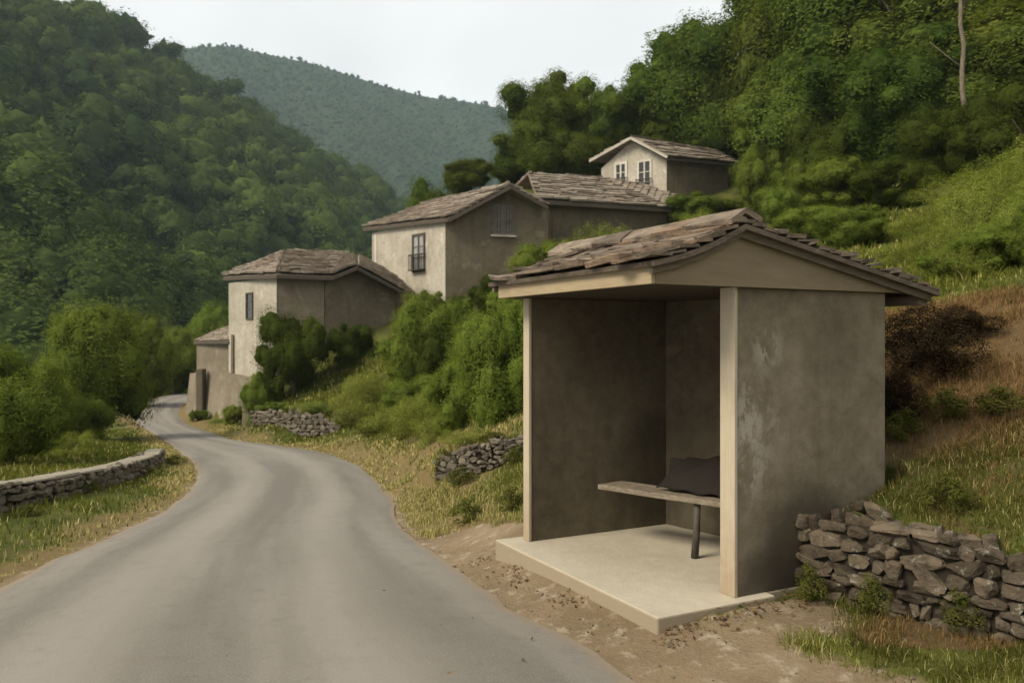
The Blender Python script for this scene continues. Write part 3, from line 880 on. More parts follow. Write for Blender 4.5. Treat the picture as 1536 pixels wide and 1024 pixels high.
def stone_wall(name, path, height, depth, stone, mat, label, seed, cap=False, group=None, jag=0.06, sink=0.05, basez=None, coremat=None):
    """path: plan points; stones piled in courses on both faces round a dark core"""
    r = np.random.default_rng(seed); V, Fc, C = [], [], []
    iv, fi = ico()
    P = np.array(path); seg = np.diff(P, axis=0); L = np.linalg.norm(seg, axis=1); cum = np.r_[0, np.cumsum(L)]

    def along(s):
        k = min(np.searchsorted(cum, s, 'right') - 1, len(L) - 1); k = max(k, 0)
        d = seg[k] / L[k]; return P[k] + d * (s - cum[k]), d, np.array([-d[1], d[0]])

    def put(c, d, n, sx, sy, sz, col):
        v = iv.copy()
        v = v * 1.25
        for q in range(11):                                      # split faces
            nn_ = r.normal(size=3) if q > 5 else np.eye(3)[q % 3] * (1 if q < 3 else -1) + r.normal(0, 0.22, 3)
            nn_ /= np.linalg.norm(nn_); hh_ = r.uniform(0.62, 0.98)
            ov = v @ nn_ - hh_; v = v - np.where(ov > 0, ov * 0.97, 0)[:, None] * nn_
        ph = r.random(3) * 6
        v = v * (1 + 0.05 * np.sin(v[:, [1, 2, 0]] * 3.7 + ph) + 0.035 * np.sin(v[:, [2, 0, 1]] * 9.1 + ph[::-1]))
        v = v * np.array([sx, sy, sz])
        a = r.normal(0, 0.2); ca, sa = math.cos(a), math.sin(a)
        v = np.c_[v[:, 0] * ca - v[:, 2] * sa, v[:, 1], v[:, 0] * sa + v[:, 2] * ca]
        a = r.normal(0, 0.2); ca, sa = math.cos(a), math.sin(a)
        v = np.c_[v[:, 0] * ca - v[:, 1] * sa, v[:, 0] * sa + v[:, 1] * ca, v[:, 2]]
        w_ = c + v[:, :1] * np.array([d[0], d[1], 0]) + v[:, 1:2] * np.array([n[0], n[1], 0]) + v[:, 2:3] * np.array([0, 0, 1])
        k = len(V); V.extend(w_.tolist()); Fc.extend([[q + k for q in f] for f in fi]); C.extend([col] * len(w_))

    tot = cum[-1]
    for face in (-1, 1):
        s = 0.0
        h_at = lambda s_: height(s_ / tot) if callable(height) else height
        z = 0.0; hmax = max(h_at(q * tot / 20) for q in range(21))
        while z < hmax:
            ch = stone * r.uniform(0.5, 1.15); s = -stone * r.random()
            while s < tot:
                ln = stone * (r.uniform(0.6, 1.5) if r.random() < 0.6 else r.uniform(1.5, 2.7))
                ss = s + ln / 2
                if 0 <= ss <= tot:
                    p, d, n = along(ss); hh = h_at(ss)
                    if (z < hh * r.uniform(0.86, 1.05)) and not (cap and z + ch * 0.85 > hh):
                        gz = (basez(ss / tot) if basez else H1(p[0] , p[1])) - sink
                        szz = ch / 2 * r.uniform(0.85, 1.35)
                        put(np.array([p[0] + n[0] * face * (depth / 2 - stone * 0.45 + r.normal(0, jag * stone * 1.5)), p[1] + n[1] * face * (depth / 2 - stone * 0.45 + r.normal(0, jag * stone * 1.5)), gz + z + ch / 2 + r.normal(0, 0.06) * ch]),
                            d, n, ln / 2 * 1.16, stone * r.uniform(0.42, 0.7), szz, (r.random(), r.random(), 0))
                s += ln * 0.98
            z += ch * 0.92
    base = np.array([P[0][0], P[0][1], H1(*P[0])])
    me_o = mesh_obj(name, V, Fc, mat, None, Vector(base), True)
    a = me_o.data.color_attributes.new('tint', 'FLOAT_COLOR', 'POINT')
    c4 = np.ones((len(V), 4), dtype=np.float32); c4[:, :3] = C; a.data.foreach_set('color', c4.ravel())
    tag(me_o, label, 'stone wall', group)
    core = MB(); n = max(4, int(tot / 0.4)); rowsL, rowsR = [], []
    for i in range(n):
        (pa, _, na), (pb, _, nb) = along(tot * i / n), along(tot * (i + 1) / n)
        k = depth / 2 - stone * 0.5
        hA = (height(i / n) if callable(height) else height) * 0.88; hB = (height((i + 1) / n) if callable(height) else height) * 0.88
        gA = (basez(i / n) if basez else H1(*pa)) - sink; gB = (basez((i + 1) / n) if basez else H1(*pb)) - sink
        core.prism([(*(pa - na * k), gA - .1), (*(pb - nb * k), gB - .1), (*(pb + nb * k), gB - .1), (*(pa + na * k), gA - .1)],
                   [(*(pa - na * k), gA + hA), (*(pb - nb * k), gB + hB), (*(pb + nb * k), gB + hB), (*(pa + na * k), gA + hA)])
    me_o.data.polygons.foreach_set('use_smooth', [False] * len(me_o.data.polygons))
    c_o = core.build('wall_core', coremat or M['core'], me_o)
    if cap:
        cb = MB(); CV = []
        n = int(tot / 0.7)
        for i in range(n):
            s0, s1 = tot * i / n + 0.012, tot * (i + 1) / n - 0.012
            (pa, _, na), (pb, _, nb) = along(s0), along(s1); k = depth / 2 + r.uniform(-0.05, 0.03)
            hA = (height(s0 / tot) if callable(height) else height); hB = (height(s1 / tot) if callable(height) else height)
            gA = (basez(s0 / tot) if basez else H1(*pa)) - sink + hA - 0.03 + r.normal(0, 0.006); gB = (basez(s1 / tot) if basez else H1(*pb)) - sink + hB - 0.03 + r.normal(0, 0.006); th = r.uniform(0.03, 0.055)
            cb.prism([(*(pa - na * k), gA), (*(pb - nb * k), gB), (*(pb + nb * k), gB), (*(pa + na * k), gA)],
                     [(*(pa - na * k * .93), gA + th), (*(pb - nb * k * .93), gB + th), (*(pb + nb * k * .93), gB + th), (*(pa + na * k * .93), gA + th)])
        cb.build('coping', M['coping'], me_o, bevel=0.015)
    return me_o


M['core'] = mat_plain('wall_core', (0.035, 0.028, 0.02), 0.95, 0.1)
M['stone'] = mat_stone('dry_stone', (0.056, 0.043, 0.029), (0.150, 0.118, 0.080))
M['stone_far'] = mat_stone('field_stone', (0.11, 0.09, 0.066), (0.22, 0.185, 0.138))
M['stone_left'] = mat_stone('mossy_stone', (0.115, 0.095, 0.066), (0.19, 0.16, 0.115))
M['coping'] = mat_plaster('coping_stone', (0.30, 0.265, 0.20), (0.19, 0.165, 0.12), (0.40, 0.36, 0.285), 0.3, 0.6, 2.0)

SW_P = [SW_A + (SW_B - SW_A) * f + np.array([-0.05, -0.05]) * math.sin(f * 7) for f in np.linspace(0, 1, 8)]
stone_wall('dry_stone_wall', SW_P, lambda f: 0.585 + 0.03 * math.sin(f * 9), 0.36, 0.098, M['stone'], 'rough dry stone retaining wall beside the shelter, holding up the bank', 4, basez=lambda f: 0.06 - 0.04 * f)
p0, p1 = at(660, 720, 11.3), at(790, 722, 11.0)
stone_wall('dry_stone_wall', [(p0.x, p0.y), ((p0.x + p1.x) / 2, 11.0), (p1.x, p1.y)], lambda f: 0.14 + 0.24 * math.sin(math.pi * (0.12 + 0.8 * f)), 0.30, 0.075, M['stone_far'], 'short low stone wall in the grass just left of the shelter', 9, sink=0.02)
p0, p1 = at(384, 655, 28.6), at(522, 652, 25.6)
stone_wall('dry_stone_wall', [(p0.x, p0.y), (p1.x, p1.y)], lambda f: 0.72 - 0.5 * max(0, f - 0.55) / 0.45, 0.5, 0.14, M['stone_far'], 'low stone wall on the bank below the dark bush at the bend', 13, sink=0.08, basez=lambda f: -1.5 + 0.22 * f)
LW = [(-7.2, 5.2), (-6.35, 8.0), (-6.05, 10), (-6.35, 12.5), (-6.95, 15), (-7.75, 17.6), (-8.3, 18.6)]
LWd = resample(LW, 14).tolist()
LWd = [tuple(p) for p in LWd]
LWf = np.linspace(0, 1, 14); LWz = [-0.36 - 0.075 * (p[1] - 9.2) for p in LWd]
stone_wall('dry_stone_wall', LWd, lambda f: 0.52 - 0.20 * f, 0.42, 0.115, M['stone_left'], 'long low wall with pale coping stones along the left verge', 17, cap=True, sink=0.03, basez=lambda f: float(np.interp(f, LWf, LWz)))

# ------------------------------------------------------------------ houses
M['plaster_pale'] = mat_plaster('plaster_pale', (0.43, 0.39, 0.31), (0.28, 0.25, 0.19), (0.60, 0.55, 0.45), 0.7, 0.6, 0.6, mottle=0.2)  # on left-facing house walls the light is put into this pale tone
M['plaster_dark'] = mat_plaster('plaster_dark', (0.155, 0.128, 0.086), (0.10, 0.081, 0.054), (0.23, 0.195, 0.14), 0.75, 0.6, 0.5, mottle=0.2)  # on gables and sides turned from the sun, shade put into the tone
M['plaster_mid'] = mat_plaster('plaster_mid', (0.225, 0.19, 0.135), (0.145, 0.12, 0.082), (0.32, 0.275, 0.205), 0.8, 0.6, 0.6, mottle=0.2)  # middle tone, also paints the weaker light on the lowest house's front
M['house_slate'] = mat_slate('house_slate', [(0.20, 0.16, 0.12), (0.38, 0.32, 0.25), (0.30, 0.22, 0.155)], 0.5)
M['dark_wood'] = mat_wood('dark_wood', (0.10, 0.08, 0.058), (0.055, 0.043, 0.032), (3, 3, 3), 0.8, 0.3)
M['shutter'] = mat_wood('shutter_wood', (0.16, 0.142, 0.115), (0.10, 0.088, 0.07), (7, 7, 0.6), 0.8, 0.4)
M['white_frame'] = mat_plaster('white_frame', (0.54, 0.50, 0.42), (0.40, 0.365, 0.30), (0.62, 0.58, 0.50), 0.4, 0.3, 2)
t_ = NT('window_glass'); M['old_white'] = mat_plaster('old_white', (0.42, 0.385, 0.315), (0.28, 0.25, 0.195), (0.52, 0.48, 0.40), 0.6, 0.4, 2)
M['glass'] = t_.bsdf(t_.mix(t_.noise(1.5, 3), (0.012, 0.012, 0.011), (0.05, 0.05, 0.045)), 0.12, None, 0.5)
t_ = NT('pale_pane'); M['pale_pane'] = t_.bsdf(t_.mix(t_.noise(2.5, 3), (0.10, 0.10, 0.09), (0.42, 0.41, 0.38)), 0.25, None, 0.5)
M['iron'] = mat_plain('iron_rail', (0.035, 0.03, 0.026), 0.6, 0.4)


class Wall:
    """a vertical wall face from plan point a to b; u along, z up, n outward towards the road"""
    def __init__(s, a, b):
        s.a, s.b = np.array(a[:2], dtype=float), np.array(b[:2], dtype=float)
        s.d = (s.b - s.a) / np.linalg.norm(s.b - s.a); s.n = np.array([s.d[1], -s.d[0]])
        if s.n[1] > 0: s.n = -s.n

    def hit(s, px, py):
        k = (px - CX) / F
        # a + d u = (k Y, Y)
        u = (k * s.a[1] - s.a[0]) / (s.d[0] - k * s.d[1]); Y = s.a[1] + s.d[1] * u
        return u, CAMZ - (py - HY) / F * Y

    def p(s, u, z, out=0.0):
        q = s.a + s.d * u + s.n * out
        return (q[0], q[1], z)

    def box(s, mb, u0, u1, z0, z1, o0, o1):
        q = [s.p(u0, z0, o0), s.p(u1, z0, o0), s.p(u1, z0, o1), s.p(u0, z0, o1)]
        t = [(x, y, z1) for x, y, _ in q]
        mb.prism(q, t) if (s.d[0] * s.n[1] - s.d[1] * s.n[0]) > 0 else mb.prism(q[::-1], t[::-1])


def window(wl, rect, parent, frame_mat, pane_mat, frame_w=0.09, rail=False, mull=True, sill=None, shutters=False, label=None):
    """rect: photo pixels x0,y0,x1,y1 measured on the wall plane"""
    u0, zt = wl.hit(rect[0], rect[1]); u1, _ = wl.hit(rect[2], rect[1]); zt = wl.hit((rect[0] + rect[2]) / 2, rect[1])[1]; zb = wl.hit((rect[0] + rect[2]) / 2, rect[3])[1]
    if u0 > u1: u0, u1 = u1, u0
    m = MB(); fw = frame_w
    wl.box(m, u0 - fw, u0, zb - fw, zt + fw, -0.05, 0.06); wl.box(m, u1, u1 + fw, zb - fw, zt + fw, -0.05, 0.06)
    wl.box(m, u0, u1, zt, zt + fw, -0.05, 0.058); wl.box(m, u0, u1, zb - fw, zb, -0.05, 0.058)
    if mull: wl.box(m, (u0 + u1) / 2 - fw * .35, (u0 + u1) / 2 + fw * .35, zb, zt, -0.05, 0.05)
    wroot = m.build('window', frame_mat, parent)
    if label: wroot['label'] = label
    if shutters:
        k = 3
        m = MB(); wl.box(m, u0, u1, zb, zt, -0.04, 0.004); m.build('backing', M['glass'], wroot)
        for half in range(2):
            m = MB(); h0 = u0 + (u1 - u0) * half / 2; hw = (u1 - u0) / 2
            for i in range(k): wl.box(m, h0 + hw * i / k + 0.02, h0 + hw * (i + 1) / k - 0.02, zb, zt, 0.0, 0.045 + 0.006 * (i % 2))
            for zz in (0.12, 0.5, 0.86): wl.box(m, h0 + 0.03, h0 + hw - 0.03, zb + (zt - zb) * zz - 0.04, zb + (zt - zb) * zz + 0.04, 0.045, 0.07)
            m.build('shutter', M['shutter'], wroot)
    else:
        m = MB(); wl.box(m, u0, u1, zb, zt, -0.04, 0.012); m.build('pane', pane_mat, wroot)
        for zz in (0.36, 0.68):
            m = MB(); wl.box(m, u0, u1, zb + (zt - zb) * zz - 0.02, zb + (zt - zb) * zz + 0.02, 0.012, 0.035)
            m.build('glazing_bar', frame_mat, wroot)
    if sill:
        m = MB(); wl.box(m, u0 - 0.18, u1 + 0.18, zb - fw - 0.09, zb - fw - 0.002, -0.02, 0.16); m.build('sill', sill, wroot)
    if rail:
        m = MB(); hgt = (zt - zb) * 0.42
        wl.box(m, u0 - 0.15, u1 + 0.15, zb + hgt, zb + hgt + 0.05, 0.22, 0.27); wl.box(m, u0 - 0.15, u1 + 0.15, zb - 0.06, zb - 0.01, 0.0, 0.28)
        k = 9
        for i in range(k + 1):
            uu = u0 - 0.13 + (u1 - u0 + 0.26) * i / k; wl.box(m, uu - 0.012, uu + 0.012, zb, zb + hgt, 0.23, 0.255)
        for uu in (u0 - 0.14, u1 + 0.14): wl.box(m, uu - 0.012, uu + 0.012, zb + hgt, zb + hgt + 0.045, 0.0, 0.23)
        m.build('railing', M['iron'], wroot)
    return wroot


def wall_block(name, plan, z0, tops, mat, parent, label=None):
    m = MB(); area = sum(plan[i][0] * plan[(i + 1) % len(plan)][1] - plan[(i + 1) % len(plan)][0] * plan[i][1] for i in range(len(plan)))
    if not hasattr(tops, '__len__'): tops = [tops] * len(plan)
    pl = list(zip(plan, tops))
    if area < 0: pl = pl[::-1]
    m.prism([(p[0], p[1], z0) for p, _ in pl], [(p[0], p[1], z) for p, z in pl])
    o = m.build(name, mat, parent)
    if label: o['label'] = label
    return o


def eave_board(pts, parent, drop=0.14, th=0.06):
    m = MB()
    for a, b_ in zip(pts[:-1], pts[1:]): m.bar(Vector(a) - Vector((0, 0, drop / 2 + 0.04)), Vector(b_) - Vector((0, 0, drop / 2 + 0.04)), th, drop)
    m.build('eave_board', M['dark_wood'], parent)


def xy(px, Y): return ((px - CX) / F * Y, Y)


def extrude_gable(name, base_pts, z0, mat, parent, back):
    """gable wall: base_pts = [(plan, z_top)...] along the face, thickness pushed towards back"""
    m = MB(); bx_, by_ = back
    f0 = [(p[0], p[1], z0) for p, _ in base_pts]; f1 = [(p[0], p[1], z) for p, z in base_pts]
    g0 = [(x + bx_, y + by_, z) for x, y, z in f0]; g1 = [(x + bx_, y + by_, z) for x, y, z in f1]
    n = len(f0); v = f0 + f1 + g0 + g1; f = []
    for i in range(n - 1):
        f += [(i, i + 1, n + i + 1, n + i), (2 * n + i + 1, 2 * n + i, 3 * n + i, 3 * n + i + 1), (n + i, n + i + 1, 3 * n + i + 1, 3 * n + i), (i, 2 * n + i, 2 * n + i + 1, i + 1)]
    f += [(0, n, 3 * n, 2 * n), (n - 1, 3 * n - 1, 4 * n - 1, 2 * n - 1)]
    m.add(v, f); return m.build(name, mat, parent)


def P3(px, py, Y): return tuple(at(px, py, Y))


# --- lower house
a0, a1, a2, a3 = xy(343, 38.0), xy(415, 34.6), xy(486, 35.4), xy(592, 37.2)
H1o = thing('stone_house', 'lowest house at the bend, pale plaster side with a slit window and hipped slate roof', 'house', (a1[0], a1[1], 0.0), 'old houses on the slope')
zE = 4.42
back = [(a3[0] + 1.0, 43.5), (a0[0] + 3.4, 45.5)]
wall_block('wall', [a0, a1, (a1[0] + 1.2, 44), (a0[0] + 3.4, 45.5)], -1.6, zE + 0.02, M['plaster_pale'], H1o, 'pale plaster side wall facing the road')
wall_block('wall', [(a1[0] + 0.015, a1[1] + 0.02), a2, (a2[0] + 1.0, 43), (a1[0] + 1.21, 44)], -1.0, zE, M['plaster_mid'], H1o)
gz = at(538, 404, 36.2).z
gab = [((a2[0] + 0.03, a2[1] + 0.01), zE), (xy(538, 36.2), gz), (a3, at(592, 432, 37.2).z)]
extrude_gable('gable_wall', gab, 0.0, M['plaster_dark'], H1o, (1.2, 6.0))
wA = Wall(a0, a1)
window(wA, (371, 441, 379, 477), H1o, M['dark_wood'], M['glass'], 0.07, mull=False)
m = MB(); u, _z = wA.hit(351, 500); m.bar(wA.p(u, -1.2, 0.08), wA.p(u, 2.0, 0.08), 0.1, 0.1); m.build('downpipe', M['plaster_mid'], H1o)
R0, R1 = P3(429, 379, 40.5), P3(521, 382, 41.5)
eA, eB, eC = P3(335, 415, 38.4), P3(416, 411, 34.0), P3(500, 414, 34.9)
gA, gB = P3(536, 399.5, 35.4), P3(606, 437, 36.8)
bk = P3(430, 386, 46.5)
slate_object('slate_roof', [(eA, eB, R0, R0, 0), (eB, eC, R1, R0, 0), (eC, gA, R1, R1, 0) if False else (eC, gA, P3(534, 385, 41.6), R1, 0), (gA, gB, P3(600, 420, 42.5), P3(536, 385, 41.8), 0),
                              (bk, eA, R0, R0, 0), (P3(540, 396, 46.5), bk, R0, R1, 0)], M['house_slate'], H1o, 0.42, 0.9, 0.10, 31, 0.45)
eave_board([eA, eB, eC], H1o); eave_board([eC, gA, gB], H1o, 0.12)
m = MB(); c_ = at(509, 384, 41.2); m.plan([(c_.x - .25, c_.y - .2), (c_.x + .25, c_.y - .2), (c_.x + .25, c_.y + .2), (c_.x - .25, c_.y + .2)], c_.z - 0.5, c_.z + 0.25); m.build('chimney', M['plaster_mid'], H1o, bevel=0.03)

# --- annex on the left of it
AN = thing('stone_annex', 'small lean-to annex with a slate roof left of the lowest house', 'annex', (*xy(320, 40), -1.0))
n0, n1 = xy(295, 41.5), xy(345, 38.6)
wall_block('wall', [n0, n1, (n1[0] + 1, 43), (n0[0] + 1, 45)], -1.4, at(320, 512, 40).z, M['plaster_mid'], AN)
e0, e1 = P3(291, 512, 41.6), P3(343.5, 511, 37.9)
slate_object('slate_roof', [(e0, e1, P3(346, 490, 41.5), P3(325, 496, 44), 0)], M['house_slate'], AN, 0.4, 0.8, 0.05, 35, 0.45)
eave_board([e0, e1], AN, 0.1)

# --- retaining wall below
RW = thing('retaining_wall', 'tall stained concrete retaining wall curving beside the road bend', 'retaining wall', (*xy(300, 38.5), -2.0))
rw = [xy(281, 44.5), xy(276, 40.5), xy(304, 38.2), xy(348, 35.8), xy(385, 32.5)]
tops = [at(283, 563, 44).z, at(285, 560, 40.5).z, at(304, 556, 38.2).z, at(345, 566, 35.8).z, at(372, 592, 32.5).z]
for i in range(len(rw) - 1):
    m = MB(); p, q = rw[i], rw[i + 1]; p2, q2 = (p[0] + 1.4, p[1] + 1.6), (q[0] + 1.4, q[1] + 1.6)
    e = 0.004 * i
    m.prism([(p[0], p[1], -2.6), (q[0], q[1], -2.6), (q2[0], q2[1], -2.6), (p2[0], p2[1], -2.6)], [(p[0] + .25, p[1] + .12, tops[i] + e), (q[0] + .25, q[1] + .12, tops[i + 1] + e), (q2[0], q2[1], tops[i + 1] + e), (p2[0], p2[1], tops[i] + e)])
    m.build('wall_panel', M['plaster_mid'], RW)
m = MB(); p = xy(301, 38.1); m.plan([(p[0] - .16, p[1] - .2), (p[0] + .16, p[1] - .2), (p[0] + .16, p[1] + .3), (p[0] - .16, p[1] + .3)], -2.5, tops[2] + 0.1); m.build('buttress', M['plaster_dark'], RW, bevel=0.03)
p = xy(374, 32.2); EP = thing('wall_pier', 'leaning concrete wall end at the near end of the retaining wall', 'pier', (p[0], p[1], -1.9))
m = MB(); m.prism([(p[0] - .35, p[1] - .1, -2.2), (p[0] + .3, p[1] - .3, -2.2), (p[0] + .85, p[1] + 1.1, -2.2), (p[0] - .2, p[1] + 1.3, -2.2)], [(p[0] - .22, p[1], at(370, 592, 32.2).z), (p[0] + .22, p[1] - .12, at(376, 596, 32.2).z), (p[0] + .75, p[1] + 1.0, at(372, 600, 32.2).z), (p[0] - .1, p[1] + 1.2, at(370, 592, 32.2).z)])
m.build('pier_body', M['plaster_mid'], EP, bevel=0.05)

# --- middle house
b0, b1, b2 = xy(558, 43.2), xy(668, 38.2), xy(822, 39.6)
H2 = thing('stone_house', 'middle house, pale plaster front with a tall barred window and a shuttered gable', 'house', (b1[0], b1[1], 3.0), 'old houses on the slope')
eL = at(668, 329, 38.2).z
_wg = Wall(b1, b2); _u, _z = _wg.hit(764, 281); apex = Vector(_wg.p(_u, _z)); rE = at(822, 313, 39.6)
wall_block('wall', [b0, b1, (b1[0] + 3, 46), (b0[0] + 3.5, 48)], 1.5, eL, M['plaster_pale'], H2, 'pale plaster wall with a tall window')
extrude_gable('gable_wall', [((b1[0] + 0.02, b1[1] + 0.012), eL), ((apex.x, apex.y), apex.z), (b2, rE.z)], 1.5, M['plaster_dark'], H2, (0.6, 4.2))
w2 = Wall(b0, b1); w3 = Wall(b1, b2)
window(w2, (621, 354, 636, 404), H2, M['dark_wood'], M['pale_pane'], 0.12, rail=True)
window(w3, (741, 310, 768, 350), H2, M['shutter'], M['glass'], 0.09, shutters=True, sill=M['plaster_pale'])
rdv = np.array(b0) - np.array(b1)
ap3 = Vector(P3(766, 277, 38.3)); rb3 = ap3 + Vector((rdv[0] * 1.03, rdv[1] * 1.03, 0))
el0, el1 = P3(544, 342, 43.5), P3(673, 327, 37.7)
er1 = Vector(P3(822, 309, 39.1)); er0 = er1 + Vector((rdv[0], rdv[1], 0))
slate_object('slate_roof', [(el0, el1, ap3, rb3, 0.05), (er1, er0, rb3, ap3, 0)], M['house_slate'], H2, 0.40, 1.0, 0.10, 41, 0.45)
eave_board([el0, el1], H2); eave_board([el1, tuple(ap3), tuple(er1)], H2, 0.16)
m = MB(); u, zz = w2.hit(564, 370); w2.box(m, u - .12, u + .1, 3.0, at(564, 352, 43).z, 0.0, 0.03); m.build('corner_patch', M['white_frame'], H2)

# --- long wing behind it
WG = thing('stone_wing', 'long low wing with a hipped slate roof between the middle and top houses', 'house', (*xy(910, 42), 5.0), 'old houses on the slope')
c0, c1 = xy(800, 41.6), xy(1000, 44.6)
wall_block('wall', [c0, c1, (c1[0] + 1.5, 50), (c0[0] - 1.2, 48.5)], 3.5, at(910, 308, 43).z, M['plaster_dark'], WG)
q0, q1, q2, q3 = P3(806, 300, 41.0), P3(1008, 313, 44.2), P3(902, 269, 47.5), P3(792, 261.5, 46.2)
qb1, qb0 = P3(1015, 288, 51), P3(770, 283, 49.5)
slate_object('slate_roof', [(q0, q1, q2, q3, 0.05), (q1, qb1, q2, q2, 0), (qb1, qb0, q3, q2, 0)], M['house_slate'], WG, 0.40, 1.1, 0.10, 51, 0.45)
eave_board([q0, q1], WG, 0.16)

# --- top house
d0, d1, d2 = xy(902, 51.5), xy(1000, 48.6), xy(1092, 50.6)
H3 = thing('stone_house', 'top house with two white framed windows, partly hidden by trees', 'house', (d1[0], d1[1], 9.5), 'old houses on the slope')
zl, za, zr_ = at(902, 243, 51.5).z, at(947, 211, 50).z, at(1000, 240, 48.6).z
wd_ = Wall(d0, d1)
ps = [(d0, zr_ + 0.1), ((wd_.a + wd_.d * wd_.hit(947, 211)[0]), za), (d1, zr_)]
extrude_gable('gable_wall', ps, 7.5, M['plaster_pale'], H3, (2.6, 5.0))
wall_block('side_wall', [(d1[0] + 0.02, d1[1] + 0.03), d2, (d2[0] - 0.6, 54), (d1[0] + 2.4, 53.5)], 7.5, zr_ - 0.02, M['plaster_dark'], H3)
window(wd_, (925, 247, 938, 285), H3, M['white_frame'], M['glass'], 0.16, rail=True)
window(wd_, (959, 243, 975, 290), H3, M['white_frame'], M['glass'], 0.14, rail=True)
rv = np.array(d2) - np.array(d1)
A3 = Vector(P3(946, 207, 49.6)); B3 = Vector((*(np.array(A3[:2]) + rv * 1.45), A3.z - 0.25))
e10 = Vector(P3(1001, 236, 48.0)); e11 = Vector((*(np.array(e10[:2]) + rv * 1.15), e10.z + 0.1))
l10 = Vector(P3(884, 242, 51.6)); l11 = Vector((*(np.array(l10[:2]) + rv * 1.2), l10.z))
slate_object('slate_roof', [(e10, e11, B3, A3, 0.0), (l11, l10, A3, B3, 0)], M['house_slate'], H3, 0.42, 1.1, 0.10, 61, 0.45)
eave_board([e10, e11], H3)
m = MB()
for a_, b_ in ((l10, A3), (A3, e10)): m.bar(a_ - Vector((0, 0.06, 0.02)), b_ - Vector((0, 0.06, 0.02)), 0.10, 0.16)
m.build('bargeboard', M['old_white'], H3)

# ------------------------------------------------------------------ foliage meshes
def crown_arrays(seed, n_leaf, lobes, leaf, rx=0.45, z0=0.2, z1=1.0, lobe_r=(0.26, 0.42), spread=0.62, up=0.35, shape='round', core=False, zs=1.35):
    """unit-height crown of leaf-sized rhombs gathered on overlapping boughs. Returns verts (4n,3) and tint (4n,3)."""
    r = np.random.default_rng(seed); zc, rz = (z0 + z1) / 2, (z1 - z0) / 2
    cs, rs = [], []
    for i in range(lobes):
        d = r.normal(size=3); d /= np.linalg.norm(d)
        k = spread * r.uniform(0.45, 1.12)
        c = np.array([d[0] * rx * k, d[1] * rx * k, zc + d[2] * rz * k])
        if shape == 'mound': c[2] = z0 + abs(c[2] - z0) * 0.85
        if shape == 'cone': c[:2] *= 1.15 - 0.75 * (c[2] - z0) / (z1 - z0)
        cs.append(c); rs.append(r.uniform(*lobe_r) * min(rx, rz) * (1.25 if i < lobes // 3 else 0.8))
    cs, rs = np.array(cs), np.array(rs)
    wgt = rs ** 2; wgt /= wgt.sum()
    idx = r.choice(lobes, n_leaf * 2, p=wgt)
    d = r.normal(size=(n_leaf * 2, 3)); d /= np.linalg.norm(d, axis=1)[:, None]
    rad = rs[idx] * (0.72 + 0.38 * r.random(n_leaf * 2) ** 0.8)
    bump = 1 + 0.22 * np.sin(d[:, 0] * 5 + idx) * np.sin(d[:, 1] * 5 + idx * 1.7) + 0.16 * np.sin(d[:, 2] * 9 + idx * 0.7) * np.sin(d[:, 0] * 8)
    p = cs[idx] + d * (rad * bump)[:, None]
    dist = np.linalg.norm(p[:, None, :] - cs[None], axis=2) / rs[None]
    dist[np.arange(len(p)), idx] = 9
    keep = (dist.min(axis=1) > 0.68) | (r.random(len(p)) < 0.06)
    keep &= p[:, 2] > z0 * 0.6
    p, d, idx = p[keep][:n_leaf], d[keep][:n_leaf], idx[keep][:n_leaf]
    n = len(p)
    cd_ = p - np.array([0, 0, zc - rz * 0.3]); cd_ /= np.linalg.norm(cd_, axis=1)[:, None] + 1e-6
    nr = d * 0.85 + cd_ * 0.35 + r.normal(size=(n, 3)) * 0.24 + np.array([0, 0, up]); nr /= np.linalg.norm(nr, axis=1)[:, None]
    a = np.cross(nr, r.normal(size=(n, 3))); a /= np.linalg.norm(a, axis=1)[:, None]
    b_ = np.cross(nr, a)
    sz = leaf * r.uniform(0.55, 1.35, n)[:, None]
    v = np.stack([p - a * sz, p - b_ * sz * 0.55 + nr * sz * 0.12, p + a * sz, p + b_ * sz * 0.55 + nr * sz * 0.12], axis=1)
    v[:, :, 2] = p[:, None, 2] + (v[:, :, 2] - p[:, None, 2]) / zs        # plants are scaled up in height: keep the leaves leaf-shaped
    lv = r.random(lobes)
    t0 = np.clip(0.2 + 0.6 * lv[idx] + r.normal(0, 0.10, n), 0, 1); t1 = np.clip(r.random(n) ** 2.5 * 0.4 + (r.random(lobes) ** 3)[idx] * 0.5, 0, 1)
    t = np.repeat(np.c_[t0, t1, r.random(n)], 4, axis=0)
    if core: return v.reshape(-1, 3), t, cs, rs, lv
    return v.reshape(-1, 3), t


def leaf_mesh(name, v, t, mat):
    n = len(v) // 4
    return raw_mesh(name, v, np.arange(4 * n), np.arange(n) * 4, mat, t)


